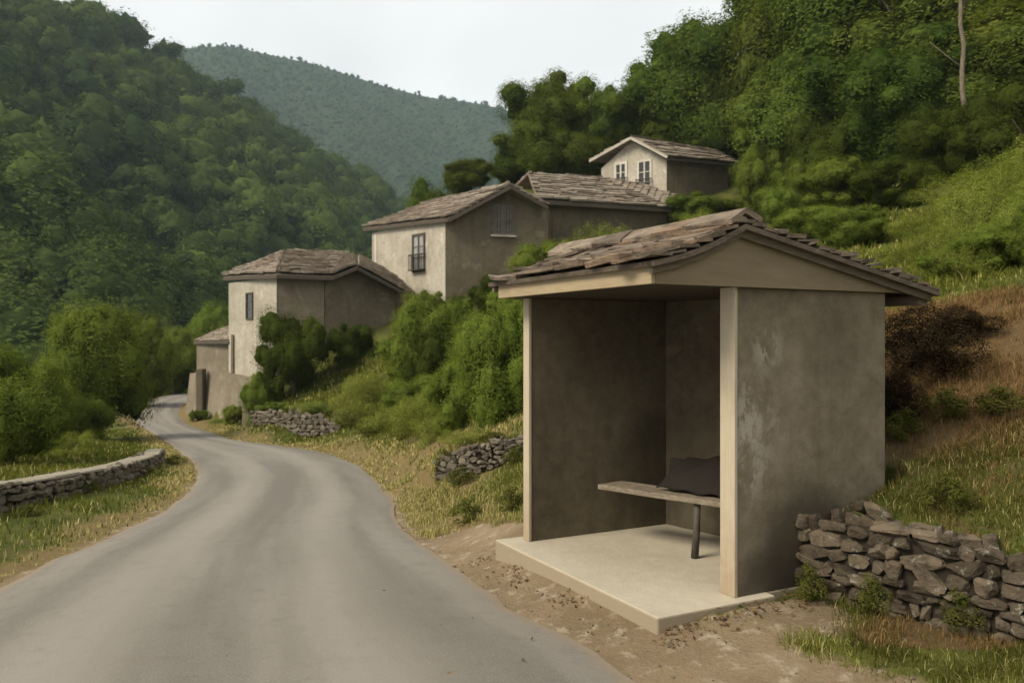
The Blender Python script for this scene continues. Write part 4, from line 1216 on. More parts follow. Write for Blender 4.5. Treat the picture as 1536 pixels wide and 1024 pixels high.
def leafy(name, mat, *a, **k):
    """leaves over rough inner boughs, one mesh"""
    v, t, cs, rs, lv = crown_arrays(*a, core=True, **k)
    r = np.random.default_rng(a[0] + 5); iv, fi = ico(); fi = np.array(fi); Vc, Fc, Tc = [], [], []
    for q in range(len(cs)):
        w_ = iv * (1 + 0.14 * np.sin(iv[:, [1, 2, 0]] * 6 + q) + 0.10 * np.sin(iv[:, [2, 0, 1]] * 13 + 2 * q)) * (1 + r.normal(0, 0.07, (len(iv), 1)))
        c = cs[q] + w_ * rs[q] * 0.66; c[:, 2] = np.maximum(c[:, 2], 0.0)
        Vc.append(c); Fc.append(fi + len(iv) * q); Tc.append(np.clip(np.tile([0.12 + 0.45 * lv[q], 0.08, 0.5], (len(iv), 1)) + r.normal(0, 0.12, (len(iv), 1)), 0, 1))
    Fc = np.concatenate(Fc); nq = len(v) // 4
    return raw_mesh(name, np.concatenate([v] + Vc), np.r_[np.arange(4 * nq), (Fc + 4 * nq).ravel()], np.r_[np.arange(nq) * 4, 4 * nq + 3 * np.arange(len(Fc))], mat, np.concatenate([t] + Tc))


def trunk_mesh(name, seed, mat, h=0.62, r0=0.022, limbs=6, lean=0.03):
    r = random.Random(seed); m = MB()
    pts = [(0, 0, -0.05)]; x = y = 0.0
    for i in range(1, 7):
        x += r.uniform(-lean, lean) * 0.5; y += r.uniform(-lean, lean) * 0.5; pts.append((x, y, h * i / 6))
    m.tube(pts, [r0 * (1.35 if i == 0 else 1 - 0.12 * i) for i in range(7)], 8)
    for i in range(limbs):
        k = r.randint(2, 5); a = r.uniform(0, 6.28); L = r.uniform(0.16, 0.3)
        s = Vector(pts[k]); q = s + Vector((math.cos(a) * L * .55, math.sin(a) * L * .55, L * .5)); e = s + Vector((math.cos(a) * L, math.sin(a) * L, L * 1.15))
        m.tube([s, q, e], [r0 * .5, r0 * .34, r0 * .12], 6)
    me = bpy.data.meshes.new(name); me.from_pydata([tuple(v) for v in m.v], [], m.f); me.materials.append(mat)
    me.polygons.foreach_set('use_smooth', [True] * len(me.polygons)); me.update()
    return me


TREE = {}
for k in range(5):
    TREE['hill', k] = [leafy('crown', M['leaf_hill'], 100 + k, 34000, 40, 0.0100, 0.44, 0.08, 1.0, (0.2, 0.40), 0.88), trunk_mesh('trunk', 100 + k, M['bark'])]
for k in range(3):
    TREE['tall', k] = [leafy('crown', M['leaf_hill'], 140 + k, 34000, 40, 0.0085, 0.30, 0.08, 1.0, (0.28, 0.5), 0.92), trunk_mesh('trunk', 140 + k, M['bark'])]
for k in range(3):
    TREE['bush', k] = [leafy('foliage', M['leaf_bush'], 200 + k, 32000, 40, 0.0096, 0.5, 0.0, 1.0, (0.18, 0.38), 0.88, shape='mound'), trunk_mesh('stem', 200 + k, M['bark'], 0.5, 0.02, 8)]
for k in range(2):
    TREE['dark', k] = [leafy('foliage', M['leaf_dark'], 220 + k, 30000, 36, 0.0098, 0.5, 0.0, 1.0, (0.18, 0.38), 0.86, shape='mound'), trunk_mesh('stem', 220 + k, M['bark'], 0.5, 0.02, 8)]
for k in range(3):
    TREE['light', k] = [leaf_mesh('foliage', *crown_arrays(240 + k, 22000, 40, 0.0095, 0.5, 0.0, 1.0, (0.16, 0.36), 0.9, shape='mound'), M['leaf_light']), trunk_mesh('stem', 240 + k, M['bark'], 0.5, 0.015, 9)]
TREE['brown', 0] = [leaf_mesh('foliage', *crown_arrays(260, 16000, 36, 0.0115, 0.5, 0.0, 1.0, (0.2, 0.4), 0.85, shape='mound'), M['leaf_brown']), trunk_mesh('stem', 260, M['bark'], 0.5, 0.014, 10)]
TREE['hollow', 0] = [leaf_mesh('foliage', *crown_arrays(262, 18000, 46, 0.017, 0.5, 0.0, 1.0, (0.14, 0.5), 1.0, shape='mound', up=0.0), M['leaf_hollow_shade']), trunk_mesh('stem', 262, M['bark'], 0.5, 0.014, 10)]  # brush added to darken the hollow, its shade is in the leaf colour
TREE['weed', 0] = [leaf_mesh('foliage', *crown_arrays(264, 2600, 26, 0.030, 0.5, 0.0, 1.0, (0.16, 0.36), 0.9, shape='mound'), M['leaf_weed']), trunk_mesh('stem', 264, M['bark'], 0.5, 0.012, 8)]
TREE['left', 0] = [leafy('crown', M['leaf_bush'], 280, 42000, 40, 0.0090, 0.46, 0.0, 1.0, (0.2, 0.42), 0.82, shape='mound'), trunk_mesh('trunk', 280, M['bark'])]
TREE['left', 1] = [leafy('crown', M['leaf_bush'], 281, 40000, 38, 0.0094, 0.46, 0.0, 1.0, (0.2, 0.42), 0.82, shape='mound'), trunk_mesh('trunk', 281, M['bark'])]
RXW = {'hill': 0.44, 'tall': 0.30, 'bush': 0.5, 'dark': 0.5, 'light': 0.5, 'brown': 0.5, 'hollow': 0.5, 'weed': 0.5, 'left': 0.46}


def plant(kind, var, px, top, halfw, Y, label, group=None, name=None, depthw=1.0, basepy=None, matt=None):
    x = (px - CX) / F * Y; z = H1(x, Y)
    if basepy is not None: z = min(z, at(px, basepy, Y).z) if kind in ('hill', 'tall', 'left') else max(z - 0.6, min(z, at(px, basepy, Y).z))
    hgt = max(at(px, top, Y).z - z, 0.3); wid = halfw / F * Y
    is_tree = kind in ('hill', 'tall', 'left')
    e = thing(name or ('tree' if is_tree else 'bush'), label, 'tree' if is_tree else 'bush', (x, Y, z), group)
    sx = wid / RXW[kind] * 0.95
    e.scale = (sx, sx * depthw, hgt * 1.02); e.rotation_euler.z = random.uniform(0, 6.28) if depthw == 1.0 else 0
    for me in TREE[kind, var]:
        c = bpy.data.objects.new(me.name.split('.')[0], me); COL.objects.link(c); c.parent = e
    return e


GR = 'trees on the wooded slope behind the houses'
HILL = [
    ('hill', 0, 655, 262, 48, 62, 'small rounded tree with yellowish crown, furthest left behind the middle house roof'),
    ('hill', 1, 706, 242, 46, 60, 'small bright tree peeking above the middle house roof, right of a rounder one'),
    ('tall', 0, 800, 126, 58, 62, 'tall tree at the left edge of the wooded slope, against the far mountain'),
    ('tall', 1, 850, 118, 54, 66, 'second tall tree from the left edge of the wooded slope, above the wing roof'),
    ('hill', 2, 915, 122, 62, 62, 'rounded tree directly behind the left eave of the top house'),
    ('hill', 3, 985, 92, 70, 62, 'tree rising straight above the gable of the top house'),
    ('tall', 2, 1050, 46, 66, 58, 'tall tree behind the right end of the top house roof'),
    ('hill', 4, 1122, -14, 84, 54, 'big tree touching the top edge of the photo where the sky ends'),
    ('hill', 0, 830, 178, 60, 55, 'lower tree in front of the tall pair at the left edge of the wooded slope'),
    ('hill', 1, 1110, 110, 72, 58, 'mid-height tree right of the top house roof'),
    ('hill', 2, 1205, -60, 92, 47, 'large crown cut by the top edge of the photo, right of the sky'),
    ('hill', 3, 1190, 80, 84, 43, 'mid-height tree above the bright saplings beside the top house'),
    ('tall', 0, 1290, -90, 96, 42, 'tall dark tree cut by the top edge above the shelter ridge'),
    ('hill', 4, 1290, 90, 88, 37, 'full crowned tree above the right slope of the shelter roof'),
    ('tall', 1, 1385, -100, 100, 38, 'tall dark tree left of the pale bare trunk'),
    ('hill', 0, 1372, 60, 84, 32, 'dark crowned tree just left of the pale bare trunk'),
    ('tall', 2, 1500, -120, 120, 36, 'tall dark tree behind and right of the pale bare trunk'),
    ('hill', 1, 1530, 40, 96, 31, 'dark low tree at the right edge above the yellow-green bank'),
    ('hill', 2, 1640, -60, 140, 30, 'dark tree leaning in from beyond the right edge of the photo'),
    ('hill', 3, 1010, 190, 40, 56, 'small tree squeezed between the top house gable and taller trees'),
    ('hill', 1, 880, 214, 48, 56, 'low tree just left of the top house, above the wing roof'),
    ('hill', 0, 770, 214, 38, 64, 'lowest tree at the left foot of the wooded slope'),
]
for k, v, px, top, hw, Y, lab in HILL: plant(k, v, px, top, hw * (1.35 if px > 1000 else 1.1), Y, lab, GR)
GB = 'saplings and bushes above the shelter'
for k, v, px, top, hw, Y, lab in [
    ('bush', 0, 1142, 200, 46, 41, 'bright bush overlapping the right end of the top house'),
    ('bush', 1, 1190, 232, 60, 34, 'bright rounded bush above the shelter ridge'),
    ('dark', 0, 1240, 150, 66, 36, 'dark leafy bush high above the shelter ridge'),
    ('bush', 2, 1262, 220, 70, 28, 'bushy sapling above the middle of the right roof slope'),
    ('dark', 1, 1340, 226, 62, 25, 'dark bush left of the yellow-green bank'),
    ('bush', 0, 1172, 272, 34, 27, 'small bright bush close behind the shelter ridge'),
    ('dark', 0, 1430, 150, 70, 31, 'dark undergrowth bush at the foot of the pale bare trunk'),
    ('dark', 1, 1540, 150, 70, 30, 'dark undergrowth bush at the right edge above the bank'),
    ('bush', 1, 1285, 300, 60, 19, 'olive bush directly behind the right slope of the shelter roof'),
    ('light', 0, 1470, 262, 66, 15.5, 'tall yellow-green shrub on the bank near the right edge'),
    ('light', 1, 1400, 330, 50, 14.5, 'yellow-green shrub on the bank right of the roof eave'),
    ('light', 2, 1545, 236, 66, 14, 'yellow-green shrub cut by the right edge of the photo'),
    ('bush', 2, 1500, 318, 66, 12.5, 'greener shrub in front of the yellow-green ones on the bank'),
    ('light', 2, 1475, 246, 74, 14.2, 'largest yellow-green shrub, in the middle of the right-hand bank top'),
    ('light', 1, 1545, 270, 60, 12.6, 'rounded yellow-green shrub at the right edge, in front of a taller one'),
    ('bush', 0, 1410, 372, 40, 12.8, 'small green shrub between the roof eave and the hay bank'),
    ('light', 0, 1350, 356, 44, 15, 'low pale shrub just above the right roof eave'),
    ('light', 1, 1440, 360, 50, 12.5, 'low pale shrub at the top of the brown hay bank'),
    ('light', 1, 1510, 214, 70, 19, 'yellow-green shrub at the foot of the wood, below the right-hand dark trees'),
    ('light', 2, 1430, 258, 60, 19, 'yellow-green shrub below the pale bare trunk'),
    ('light', 0, 1580, 190, 80, 18, 'yellow-green shrub mostly beyond the right edge'),
    ('light', 1, 1370, 318, 48, 18, 'yellow-green shrub furthest left on the bank, behind the roof eave'),
    ('bush', 1, 1560, 290, 60, 11.8, 'greener shrub cut by the right edge above the hay'),
    ('dark', 0, 1480, 120, 80, 26, 'dark bush right of the pale bare trunk'),
    ('dark', 1, 1395, 150, 70, 27, 'dark bush left of the pale bare trunk'),
    ('dark', 1, 1560, 110, 90, 24, 'dark bush mostly beyond the right edge above the bank'),
    ('bush', 0, 1225, 300, 54, 22, 'olive bush behind the upper right roof slope'),
]: plant(k, v, px, top, hw, Y, lab, GB)
GS = 'bushes on the slope below the houses'
for k, v, px, top, hw, Y, base, lab in [
    ('dark', 0, 440, 446, 58, 31.5, 598, 'large dark bush in front of the lowest house'),
    ('bush', 0, 392, 545, 34, 31.5, 610, 'bright bush spilling over the near end of the retaining wall'),
    ('dark', 1, 530, 474, 48, 33, 560, 'dark bush under the gable of the lowest house'),
    ('bush', 1, 632, 432, 74, 26, 600, 'broad green bush under the tall barred window'),
    ('dark', 1, 640, 470, 46, 24.5, 600, 'dark bush nested in the lower front of the broad green bush'),
    ('light', 0, 540, 545, 52, 26, 620, 'pale feathery bush above the low stone wall at the bend'),
    ('bush', 0, 632, 552, 66, 20.5, 640, 'pale feathery bush in the grass below the broad green bush'),
    ('bush', 0, 760, 412, 74, 17.5, 650, 'tall bright bush against the left side of the shelter'),
    ('light', 2, 700, 520, 46, 18, 640, 'pale bush between the broad green bush and the shelter'),
    ('bush', 0, 835, 345, 66, 31, 450, 'green bush below the shuttered gable, above the shelter roof'),
    ('light', 1, 905, 318, 52, 33, 420, 'yellow-green bush under the wing wall'),
    ('bush', 1, 975, 336, 44, 32, 420, 'olive bush under the right end of the wing'),
    ('dark', 0, 760, 400, 46, 30, 480, 'dark bush at the foot of the shuttered gable'),
    ('bush', 2, 1050, 306, 44, 38, 380, 'bush at the foot of the top house'),
    ('bush', 0, 690, 436, 40, 30, 540, 'bush at the near corner of the middle house'),
    ('dark', 0, 880, 400, 70, 20, 520, 'dark bush behind the front slope of the shelter roof'),
    ('bush', 1, 1010, 345, 60, 22, 480, 'green bush right behind the middle of the shelter roof'),
    ('bush', 1, 640, 424, 50, 34, 560, 'bush against the pale wall of the middle house'),
    ('dark', 1, 720, 418, 44, 33, 560, 'dark bush in the angle below the middle house'),
    ('bush', 0, 1036, 284, 46, 44, 330, 'green bush at the near corner of the top house'),
    ('bush', 2, 1085, 292, 36, 45, 330, 'green bush against the side wall of the top house'),
    ('light', 0, 1040, 300, 40, 33, 420, 'pale bush right of the wing eave'),
    ('bush', 2, 800, 430, 60, 22, 560, 'green bush behind the left end of the shelter roof'),
    ('bush', 1, 762, 428, 72, 13.6, 660, 'tall soft green bush touching the left post of the shelter'),
    ('bush', 2, 690, 512, 54, 15.2, 660, 'rounded green bush left of the one touching the shelter post'),
    ('light', 0, 640, 580, 56, 17, 660, 'pale green bush in the middle of the grassy slope'),
    ('light', 1, 590, 590, 44, 22, 650, 'small pale bush beside the end of the low stone wall at the bend'),
    ('light', 2, 660, 610, 44, 15.5, 680, 'small pale bush just above the short low stone wall'),
]: plant(k, v, px, top, hw, Y, lab, GS, basepy=base)
plant('brown', 0, 1400, 440, 66, 9.3, 'dry brown brush over the dark hollow right of the shelter', basepy=600)
plant('brown', 0, 1352, 500, 44, 7.6, 'darker brown brush close to the right wall of the shelter', basepy=620)
plant('brown', 0, 1440, 520, 50, 8.4, 'low brown brush in front of the hay bank', basepy=610)
plant('brown', 0, 1525, 470, 62, 8.8, 'dry brown brush cut by the right edge of the photo', basepy=600)
plant('brown', 0, 1470, 440, 70, 10.2, 'dry brown brush on the hay bank near the right edge', basepy=540)
GW = 'weeds and brush on the right bank'
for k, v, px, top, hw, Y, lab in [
    ('hollow', 0, 1376, 464, 66, 7.7, 'blackish brush added as the shadow filling the hollow beside the shelter'),
    ('hollow', 0, 1440, 500, 44, 8.3, 'blackish brush added as shadow right of the hollow, under the hay'),
    ('hollow', 0, 1345, 560, 30, 7.0, 'blackish brush added as shadow touching the far corner of the shelter'),
    ('weed', 0, 1352, 622, 34, 6.7, 'green weed clump against the far corner of the shelter wall'),
    ('weed', 0, 1420, 622, 40, 6.9, 'green weed clump in the middle of the right bank'),
    ('weed', 0, 1500, 620, 46, 6.6, 'broad green weed clump near the right edge of the photo'),
    ('weed', 0, 1290, 706, 30, 6.1, 'green weed clump beside the shelter wall above the dry stones'),
    ('weed', 0, 1268, 738, 34, 5.75, 'weeds overhanging the end of the dry stones next to the shelter'),
    ('weed', 0, 1425, 752, 38, 5.35, 'weeds overhanging the middle of the dry stones'),
    ('weed', 0, 1215, 850, 26, 5.25, 'low weeds in the corner between shelter wall and dry stones'),
    ('weed', 0, 1310, 905, 30, 5.0, 'low weeds at the foot of the dry stones'),
    ('weed', 0, 1440, 940, 34, 4.75, 'low weeds under the right part of the dry stones'),
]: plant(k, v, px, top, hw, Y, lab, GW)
for k, v, px, top, hw, Y, lab in [
    ('bush', 1, 296, 612, 16, 37.2, 'small bush at the foot of the concrete retaining wall by the buttress'),
    ('bush', 2, 350, 600, 20, 33.6, 'green growth hanging on the retaining wall near its near end'),
    ('light', 0, 330, 632, 22, 34.2, 'pale weeds along the foot of the retaining wall'),
]: plant(k, v, px, top, hw, Y, lab, 'weeds along the retaining wall')
for k, v, px, top, hw, Y, lab in [
    ('weed', 0, 668, 664, 22, 11.3, 'weeds hanging over the left end of the short low stone wall'),
    ('weed', 0, 742, 656, 34, 11.7, 'weeds along the top of the short low stone wall'),
    ('light', 1, 700, 640, 44, 12.6, 'pale shrub right behind the short low stone wall'),
    ('weed', 0, 776, 690, 20, 10.6, 'weeds at the right end of the short low stone wall'),
    ('weed', 0, 690, 706, 22, 10.7, 'weeds at the foot of the short low stone wall'),
    ('bush', 0, 408, 600, 22, 29.2, 'small bush over the left end of the stone wall at the bend'),
    ('light', 2, 470, 602, 40, 28.0, 'pale weeds along the top of the stone wall at the bend'),
    ('weed', 0, 525, 628, 24, 25.6, 'weeds at the right end of the stone wall at the bend'),
    ('weed', 0, 560, 640, 30, 22, 'weeds on the bank right of the stone wall at the bend'),
    ('weed', 0, 612, 655, 30, 18.5, 'weeds at the foot of the slope between the two stone walls'),
    ('weed', 0, 700, 762, 30, 8.6, 'weeds in the yellowish grass left of the shelter'),
    ('weed', 0, 765, 745, 26, 8.2, 'weeds beside the left post of the shelter'),
]: plant(k, v, px, top, hw, Y, lab, 'weeds about the low stone walls')
GL = 'trees left of the road'
for k, v, px, top, hw, Y, base, lab in [
    ('left', 0, 140, 410, 82, 27, 640, 'big rounded tree left of the road bend'),
    ('left', 1, 20, 500, 84, 17, 690, 'leafy tree at the left edge above the low wall'),
    ('left', 1, 215, 455, 52, 46, 600, 'tree just behind the big rounded one by the road'),
    ('left', 0, 262, 470, 46, 56, 590, 'tree beyond the road bend, left of a yellower one'),
    ('left', 1, 318, 438, 46, 60, 590, 'yellowish tree right behind the annex'),
    ('left', 0, 262, 520, 34, 58, 590, 'low tree right where the road disappears'),
    ('left', 1, 60, 545, 60, 24, 650, 'lower tree between the left edge and the big rounded tree'),
    ('left', 0, -90, 440, 90, 24, 680, 'tree mostly beyond the left edge of the photo'),
    ('left', 0, 350, 450, 50, 70, 590, 'tree peeking between annex and far wooded slope'),
]: plant(k, v, px, top, hw, Y, lab, GL, basepy=base)

for k, v, px, top, hw, Y, base, lab in [
    ('bush', 0, 128, 580, 42, 25.5, 645, 'leafy bush under the big rounded tree by the road'),
    ('bush', 2, 60, 600, 40, 21, 668, 'leafy bush in the field behind the low left wall'),
    ('light', 0, 110, 640, 34, 19, 680, 'pale weeds in the field behind the low left wall'),
    ('weed', 0, 40, 770, 26, 9.6, 790, 'weeds at the foot of the low left wall near the photo edge'),
    ('weed', 0, 120, 728, 24, 11.8, 740, 'weeds at the foot of the middle of the low left wall'),
    ('weed', 0, 206, 700, 22, 15.0, 712, 'weeds at the foot of the far part of the low left wall'),
    ('weed', 0, 262, 684, 16, 17.6, 696, 'weeds round the far end of the low left wall'),
]: plant(k, v, px, top, hw, Y, lab, 'undergrowth left of the road', basepy=base)

# the pale bare trunk in the wood
tr = at(1447, 212, 27.5); tz = H1(tr.x, tr.y)
BT = thing('bare_tree', 'slender pale bare trunk standing in the dark wood near the right edge', 'tree', (tr.x, tr.y, tz - 0.2))
m = MB(); pts = []; rr_ = random.Random(8)
for i in range(11): pts.append(Vector((tr.x - 0.012 * i * i * 0.2 + rr_.uniform(-.06, .06), tr.y, tz - 0.2 + i * 0.75)))
m.tube(pts, [0.10 - 0.005 * i for i in range(11)], 9); m.build('trunk', M['bark_pale'], BT, True)
for i in (5, 7, 8, 9):
    m = MB(); a = rr_.uniform(0, 6.28); m.tube([pts[i], pts[i] + Vector((math.cos(a) * .5, math.sin(a) * .3, .4)), pts[i] + Vector((math.cos(a) * 1.1, math.sin(a) * .6, .9))], [0.035, 0.02, 0.008], 6)
    m.build('branch', M['bark_pale'], BT, True)

# ------------------------------------------------------------------ wooded mountains
def ridge_sheet(name, crest, base_z, Yb, rows, label, ncol=160, gully=8.0, seed=0, prof=0.85):
    """terrain from a base line up to a crest line (crest: px, py, Y), then down behind it"""
    c = np.array(crest, dtype=float); pxs = np.linspace(c[0, 0], c[-1, 0], ncol)
    py = np.interp(pxs, c[:, 0], c[:, 1]); Yc = np.interp(pxs, c[:, 0], c[:, 2])
    top = np.c_[(pxs - CX) / F * Yc, Yc, CAMZ - (py - HY) / F * Yc]
    yb = np.interp(pxs, c[:, 0], np.linspace(Yb[0], Yb[1], len(c)))
    bot = np.c_[(pxs - CX) / F * yb, yb, np.full(ncol, base_z)]
    grid = []
    for j in range(rows + 6):
        f = j / (rows - 1)
        if f <= 1:
            p = bot * (1 - f) + top * f; p[:, 2] = bot[:, 2] + (top[:, 2] - bot[:, 2]) * (f ** prof)
        else:
            k = f - 1; p = top + (top - bot) * np.array([1, 1, 0]) * k; p[:, 2] = top[:, 2] - (top[:, 2] - base_z) * k * 0.8
        amp = gully * math.sin(math.pi * min(f, 1.0)) ** 0.7 if f < 1 else 0
        p[:, 2] += (np_noise(p[:, 0] / 1.0 + p[:, 2] * 0.4, p[:, 1] * 0.3, gully * 5, seed, 4) - 0.5) * 2 * amp
        grid.append(p)
    G_ = np.array(grid); nr = len(grid)
    i = np.arange((nr - 1) * (ncol - 1)); r, cc = i // (ncol - 1), i % (ncol - 1); a = r * ncol + cc
    loops = np.c_[a, a + 1, a + ncol + 1, a + ncol].ravel()
    me = raw_mesh(name, G_.reshape(-1, 3), loops, np.arange(len(i)) * 4, M['hill_soil'], None, True)
    tag(link(name, me), label, kind='structure')
    return G_


def wood_on(G_, n, hgt, leafs, label, seed, mat, kinds=8, leaf=0.05, rowsmax=None, lobes=7, sub=2, gap=0.62, sink=0.15):
    """one object: a far wood of merged crowns standing on a slope; every crown is a cluster of leafy boughs"""
    import bmesh
    r = np.random.default_rng(seed); nr, nc = G_.shape[:2]
    bm = bmesh.new(); bmesh.ops.create_icosphere(bm, subdivisions=sub, radius=1.0)
    iv = np.array([v.co[:] for v in bm.verts]); fi = np.array([[v.index for v in f.verts] for f in bm.faces]); bm.free()
    types = []
    for k in range(kinds):
        v, t, cs, rs, lv = crown_arrays(seed * 7 + k, leafs, lobes, leaf, 0.5, 0.0, 1.0, (0.26, 0.62), 0.78, 0.3, core=True)
        cv, cf, ct = [], [], []
        for q in range(lobes):
            w_ = iv * (1 + 0.18 * np.sin(iv[:, [1, 2, 0]] * 5 + q) + 0.15 * np.sin(iv[:, [2, 0, 1]] * 11 + 2 * q)) * (1 + r.normal(0, 0.16, (len(iv), 1)))
            cf.append(fi + len(iv) * q); cv.append(cs[q] + w_ * rs[q] * 0.70); ct.append(np.tile([np.clip(0.15 + 0.5 * lv[q], 0, 1), 0.1, 0.5], (len(iv), 1)) + r.normal(0, 0.12, (len(iv), 1)))
        types.append((v, t, np.concatenate(cv), np.concatenate(cf), np.clip(np.concatenate(ct), 0, 1)))
    du = np.linalg.norm(np.diff(G_, axis=1), axis=2)[:-1]; dv = np.linalg.norm(np.diff(G_, axis=0), axis=2)[:, :-1]
    ar = (du * dv)
    if rowsmax: ar[rowsmax:] = 0
    m = n * 6; pr = (ar / ar.sum()).ravel(); pick = r.choice(len(pr), m, p=pr)
    rr, cc = pick // (nc - 1), pick % (nc - 1); a, b_ = r.random(m)[:, None], r.random(m)[:, None]
    P = (G_[rr, cc] * (1 - a) + G_[rr, cc + 1] * a) * (1 - b_) + (G_[rr + 1, cc] * (1 - a) + G_[rr + 1, cc + 1] * a) * b_
    cell, kept = {}, []                                   # keep crowns apart
    d0 = hgt * gap
    for k in range(m):
        key = tuple((P[k] // d0).astype(int)); ok = True
        for dx in (-1, 0, 1):
            for dy in (-1, 0, 1):
                for dz in (-1, 0, 1):
                    for q in cell.get((key[0] + dx, key[1] + dy, key[2] + dz), ()):
                        if ((P[q] - P[k]) ** 2).sum() < d0 * d0: ok = False
        if ok:
            cell.setdefault(key, []).append(k); kept.append(k)
            if len(kept) >= n: break
    P = P[kept]; n = len(P)
    cl = np_noise(P[:, 0] + P[:, 2], P[:, 1], hgt * 4.5, seed + 2, 2)
    Vq, Tq, Vc, Tc, Fc = [], [], [], [], []; nv = 0
    for k in range(n):
        v, t, cv, cf, ct = types[r.integers(kinds)]
        s_ = hgt * r.uniform(0.7, 1.25); an = r.random() * 6.283; ca, sa = math.cos(an), math.sin(an); wd_ = r.uniform(0.85, 1.15)
        br = (cl[k] - 0.5) * 0.9 + r.normal(0.16, 0.14); wm = max(0, r.normal(0, 0.14))
        for src, tint, VV, TT in ((v, t, Vq, Tq), (cv, ct, Vc, Tc)):
            VV.append(np.c_[(src[:, 0] * ca - src[:, 1] * sa) * s_ * wd_, (src[:, 0] * sa + src[:, 1] * ca) * s_ * wd_, src[:, 2] * s_] + P[k] - np.array([0, 0, sink * s_]))
            tt = tint.copy(); tt[:, 0] = np.clip(tint[:, 0] * 0.6 + br, 0, 1); tt[:, 1] = np.clip(tint[:, 1] * 0.5 + wm, 0, 1); TT.append(tt)
        Fc.append(cf + nv); nv += len(cv)
    Vq, Vc, Fc = np.concatenate(Vq), np.concatenate(Vc), np.concatenate(Fc)
    nq = len(Vq) // 4
    loops = np.r_[np.arange(4 * nq), (Fc + 4 * nq).ravel()]
    starts = np.r_[np.arange(nq) * 4, 4 * nq + np.arange(len(Fc)) * 3]
    me = raw_mesh('forest', np.concatenate([Vq, Vc]), loops, starts, mat, np.concatenate(Tq + Tc))
    tag(link('forest', me), label, kind='stuff'); print(label, n, nq, len(Fc))


crest1 = [(-700, -420, 250), (-350, -250, 270), (-150, -140, 290), (0, -52, 300), (40, -22, 304), (90, 4, 310), (190, 52, 325), (260, 90, 335), (330, 128, 345), (400, 172, 355), (470, 216, 365), (540, 254, 378), (600, 296, 390), (640, 330, 400), (720, 395, 420), (860, 470, 440)]
crest1 = [(a, b + 30, c) for a, b, c in crest1]      # the wood adds its own height
S1 = ridge_sheet('hill', crest1, -17, (95, 180), 60, 'steep wooded mountain side across the valley on the left', gully=11, seed=3)
wood_on(S1, 1600, 14.5, 1500, 'dense green woodland covering the steep mountain side on the left', 71, M['leaf_forest'], leaf=0.037, rowsmax=60, sub=2, lobes=13)
crest2 = [(-500, 120, 120), (-250, 190, 125), (-100, 236, 130), (0, 280, 133), (90, 312, 137), (170, 362, 142), (230, 396, 147), (290, 440, 152), (345, 482, 158), (420, 530, 165), (560, 560, 175)]
crest2 = [(a, b + 45, c) for a, b, c in crest2]
S2 = ridge_sheet('hill', crest2, -17, (62, 92), 36, 'lower wooded spur in front of the steep mountain side', gully=5, seed=6)
wood_on(S2, 340, 12.5, 6000, 'lighter green woodland on the lower spur at the left', 72, M['leaf_forest'], leaf=0.026, rowsmax=37, sub=2, lobes=20)
crest3 = [(-400, 60, 1000), (0, 90, 1000), (200, 88, 1000), (262, 76, 1000), (300, 71, 1000), (345, 69, 1000), (400, 82, 1010), (470, 96, 1020), (520, 112, 1030), (570, 128, 1040), (640, 146, 1060), (720, 156, 1080), (770, 168, 1100), (900, 195, 1120), (1200, 240, 1150), (1700, 250, 1200)]
S3 = ridge_sheet('mountain', crest3, -17, (430, 560), 50, 'hazy blue-green mountain at the head of the valley', gully=26, seed=9, prof=0.95)
wood_on(S3, 11000, 11.5, 40, 'hazy woodland covering the far mountain at the head of the valley', 73, M['leaf_far'], leaf=0.065, rowsmax=51, sub=1, lobes=4, sink=0.45)

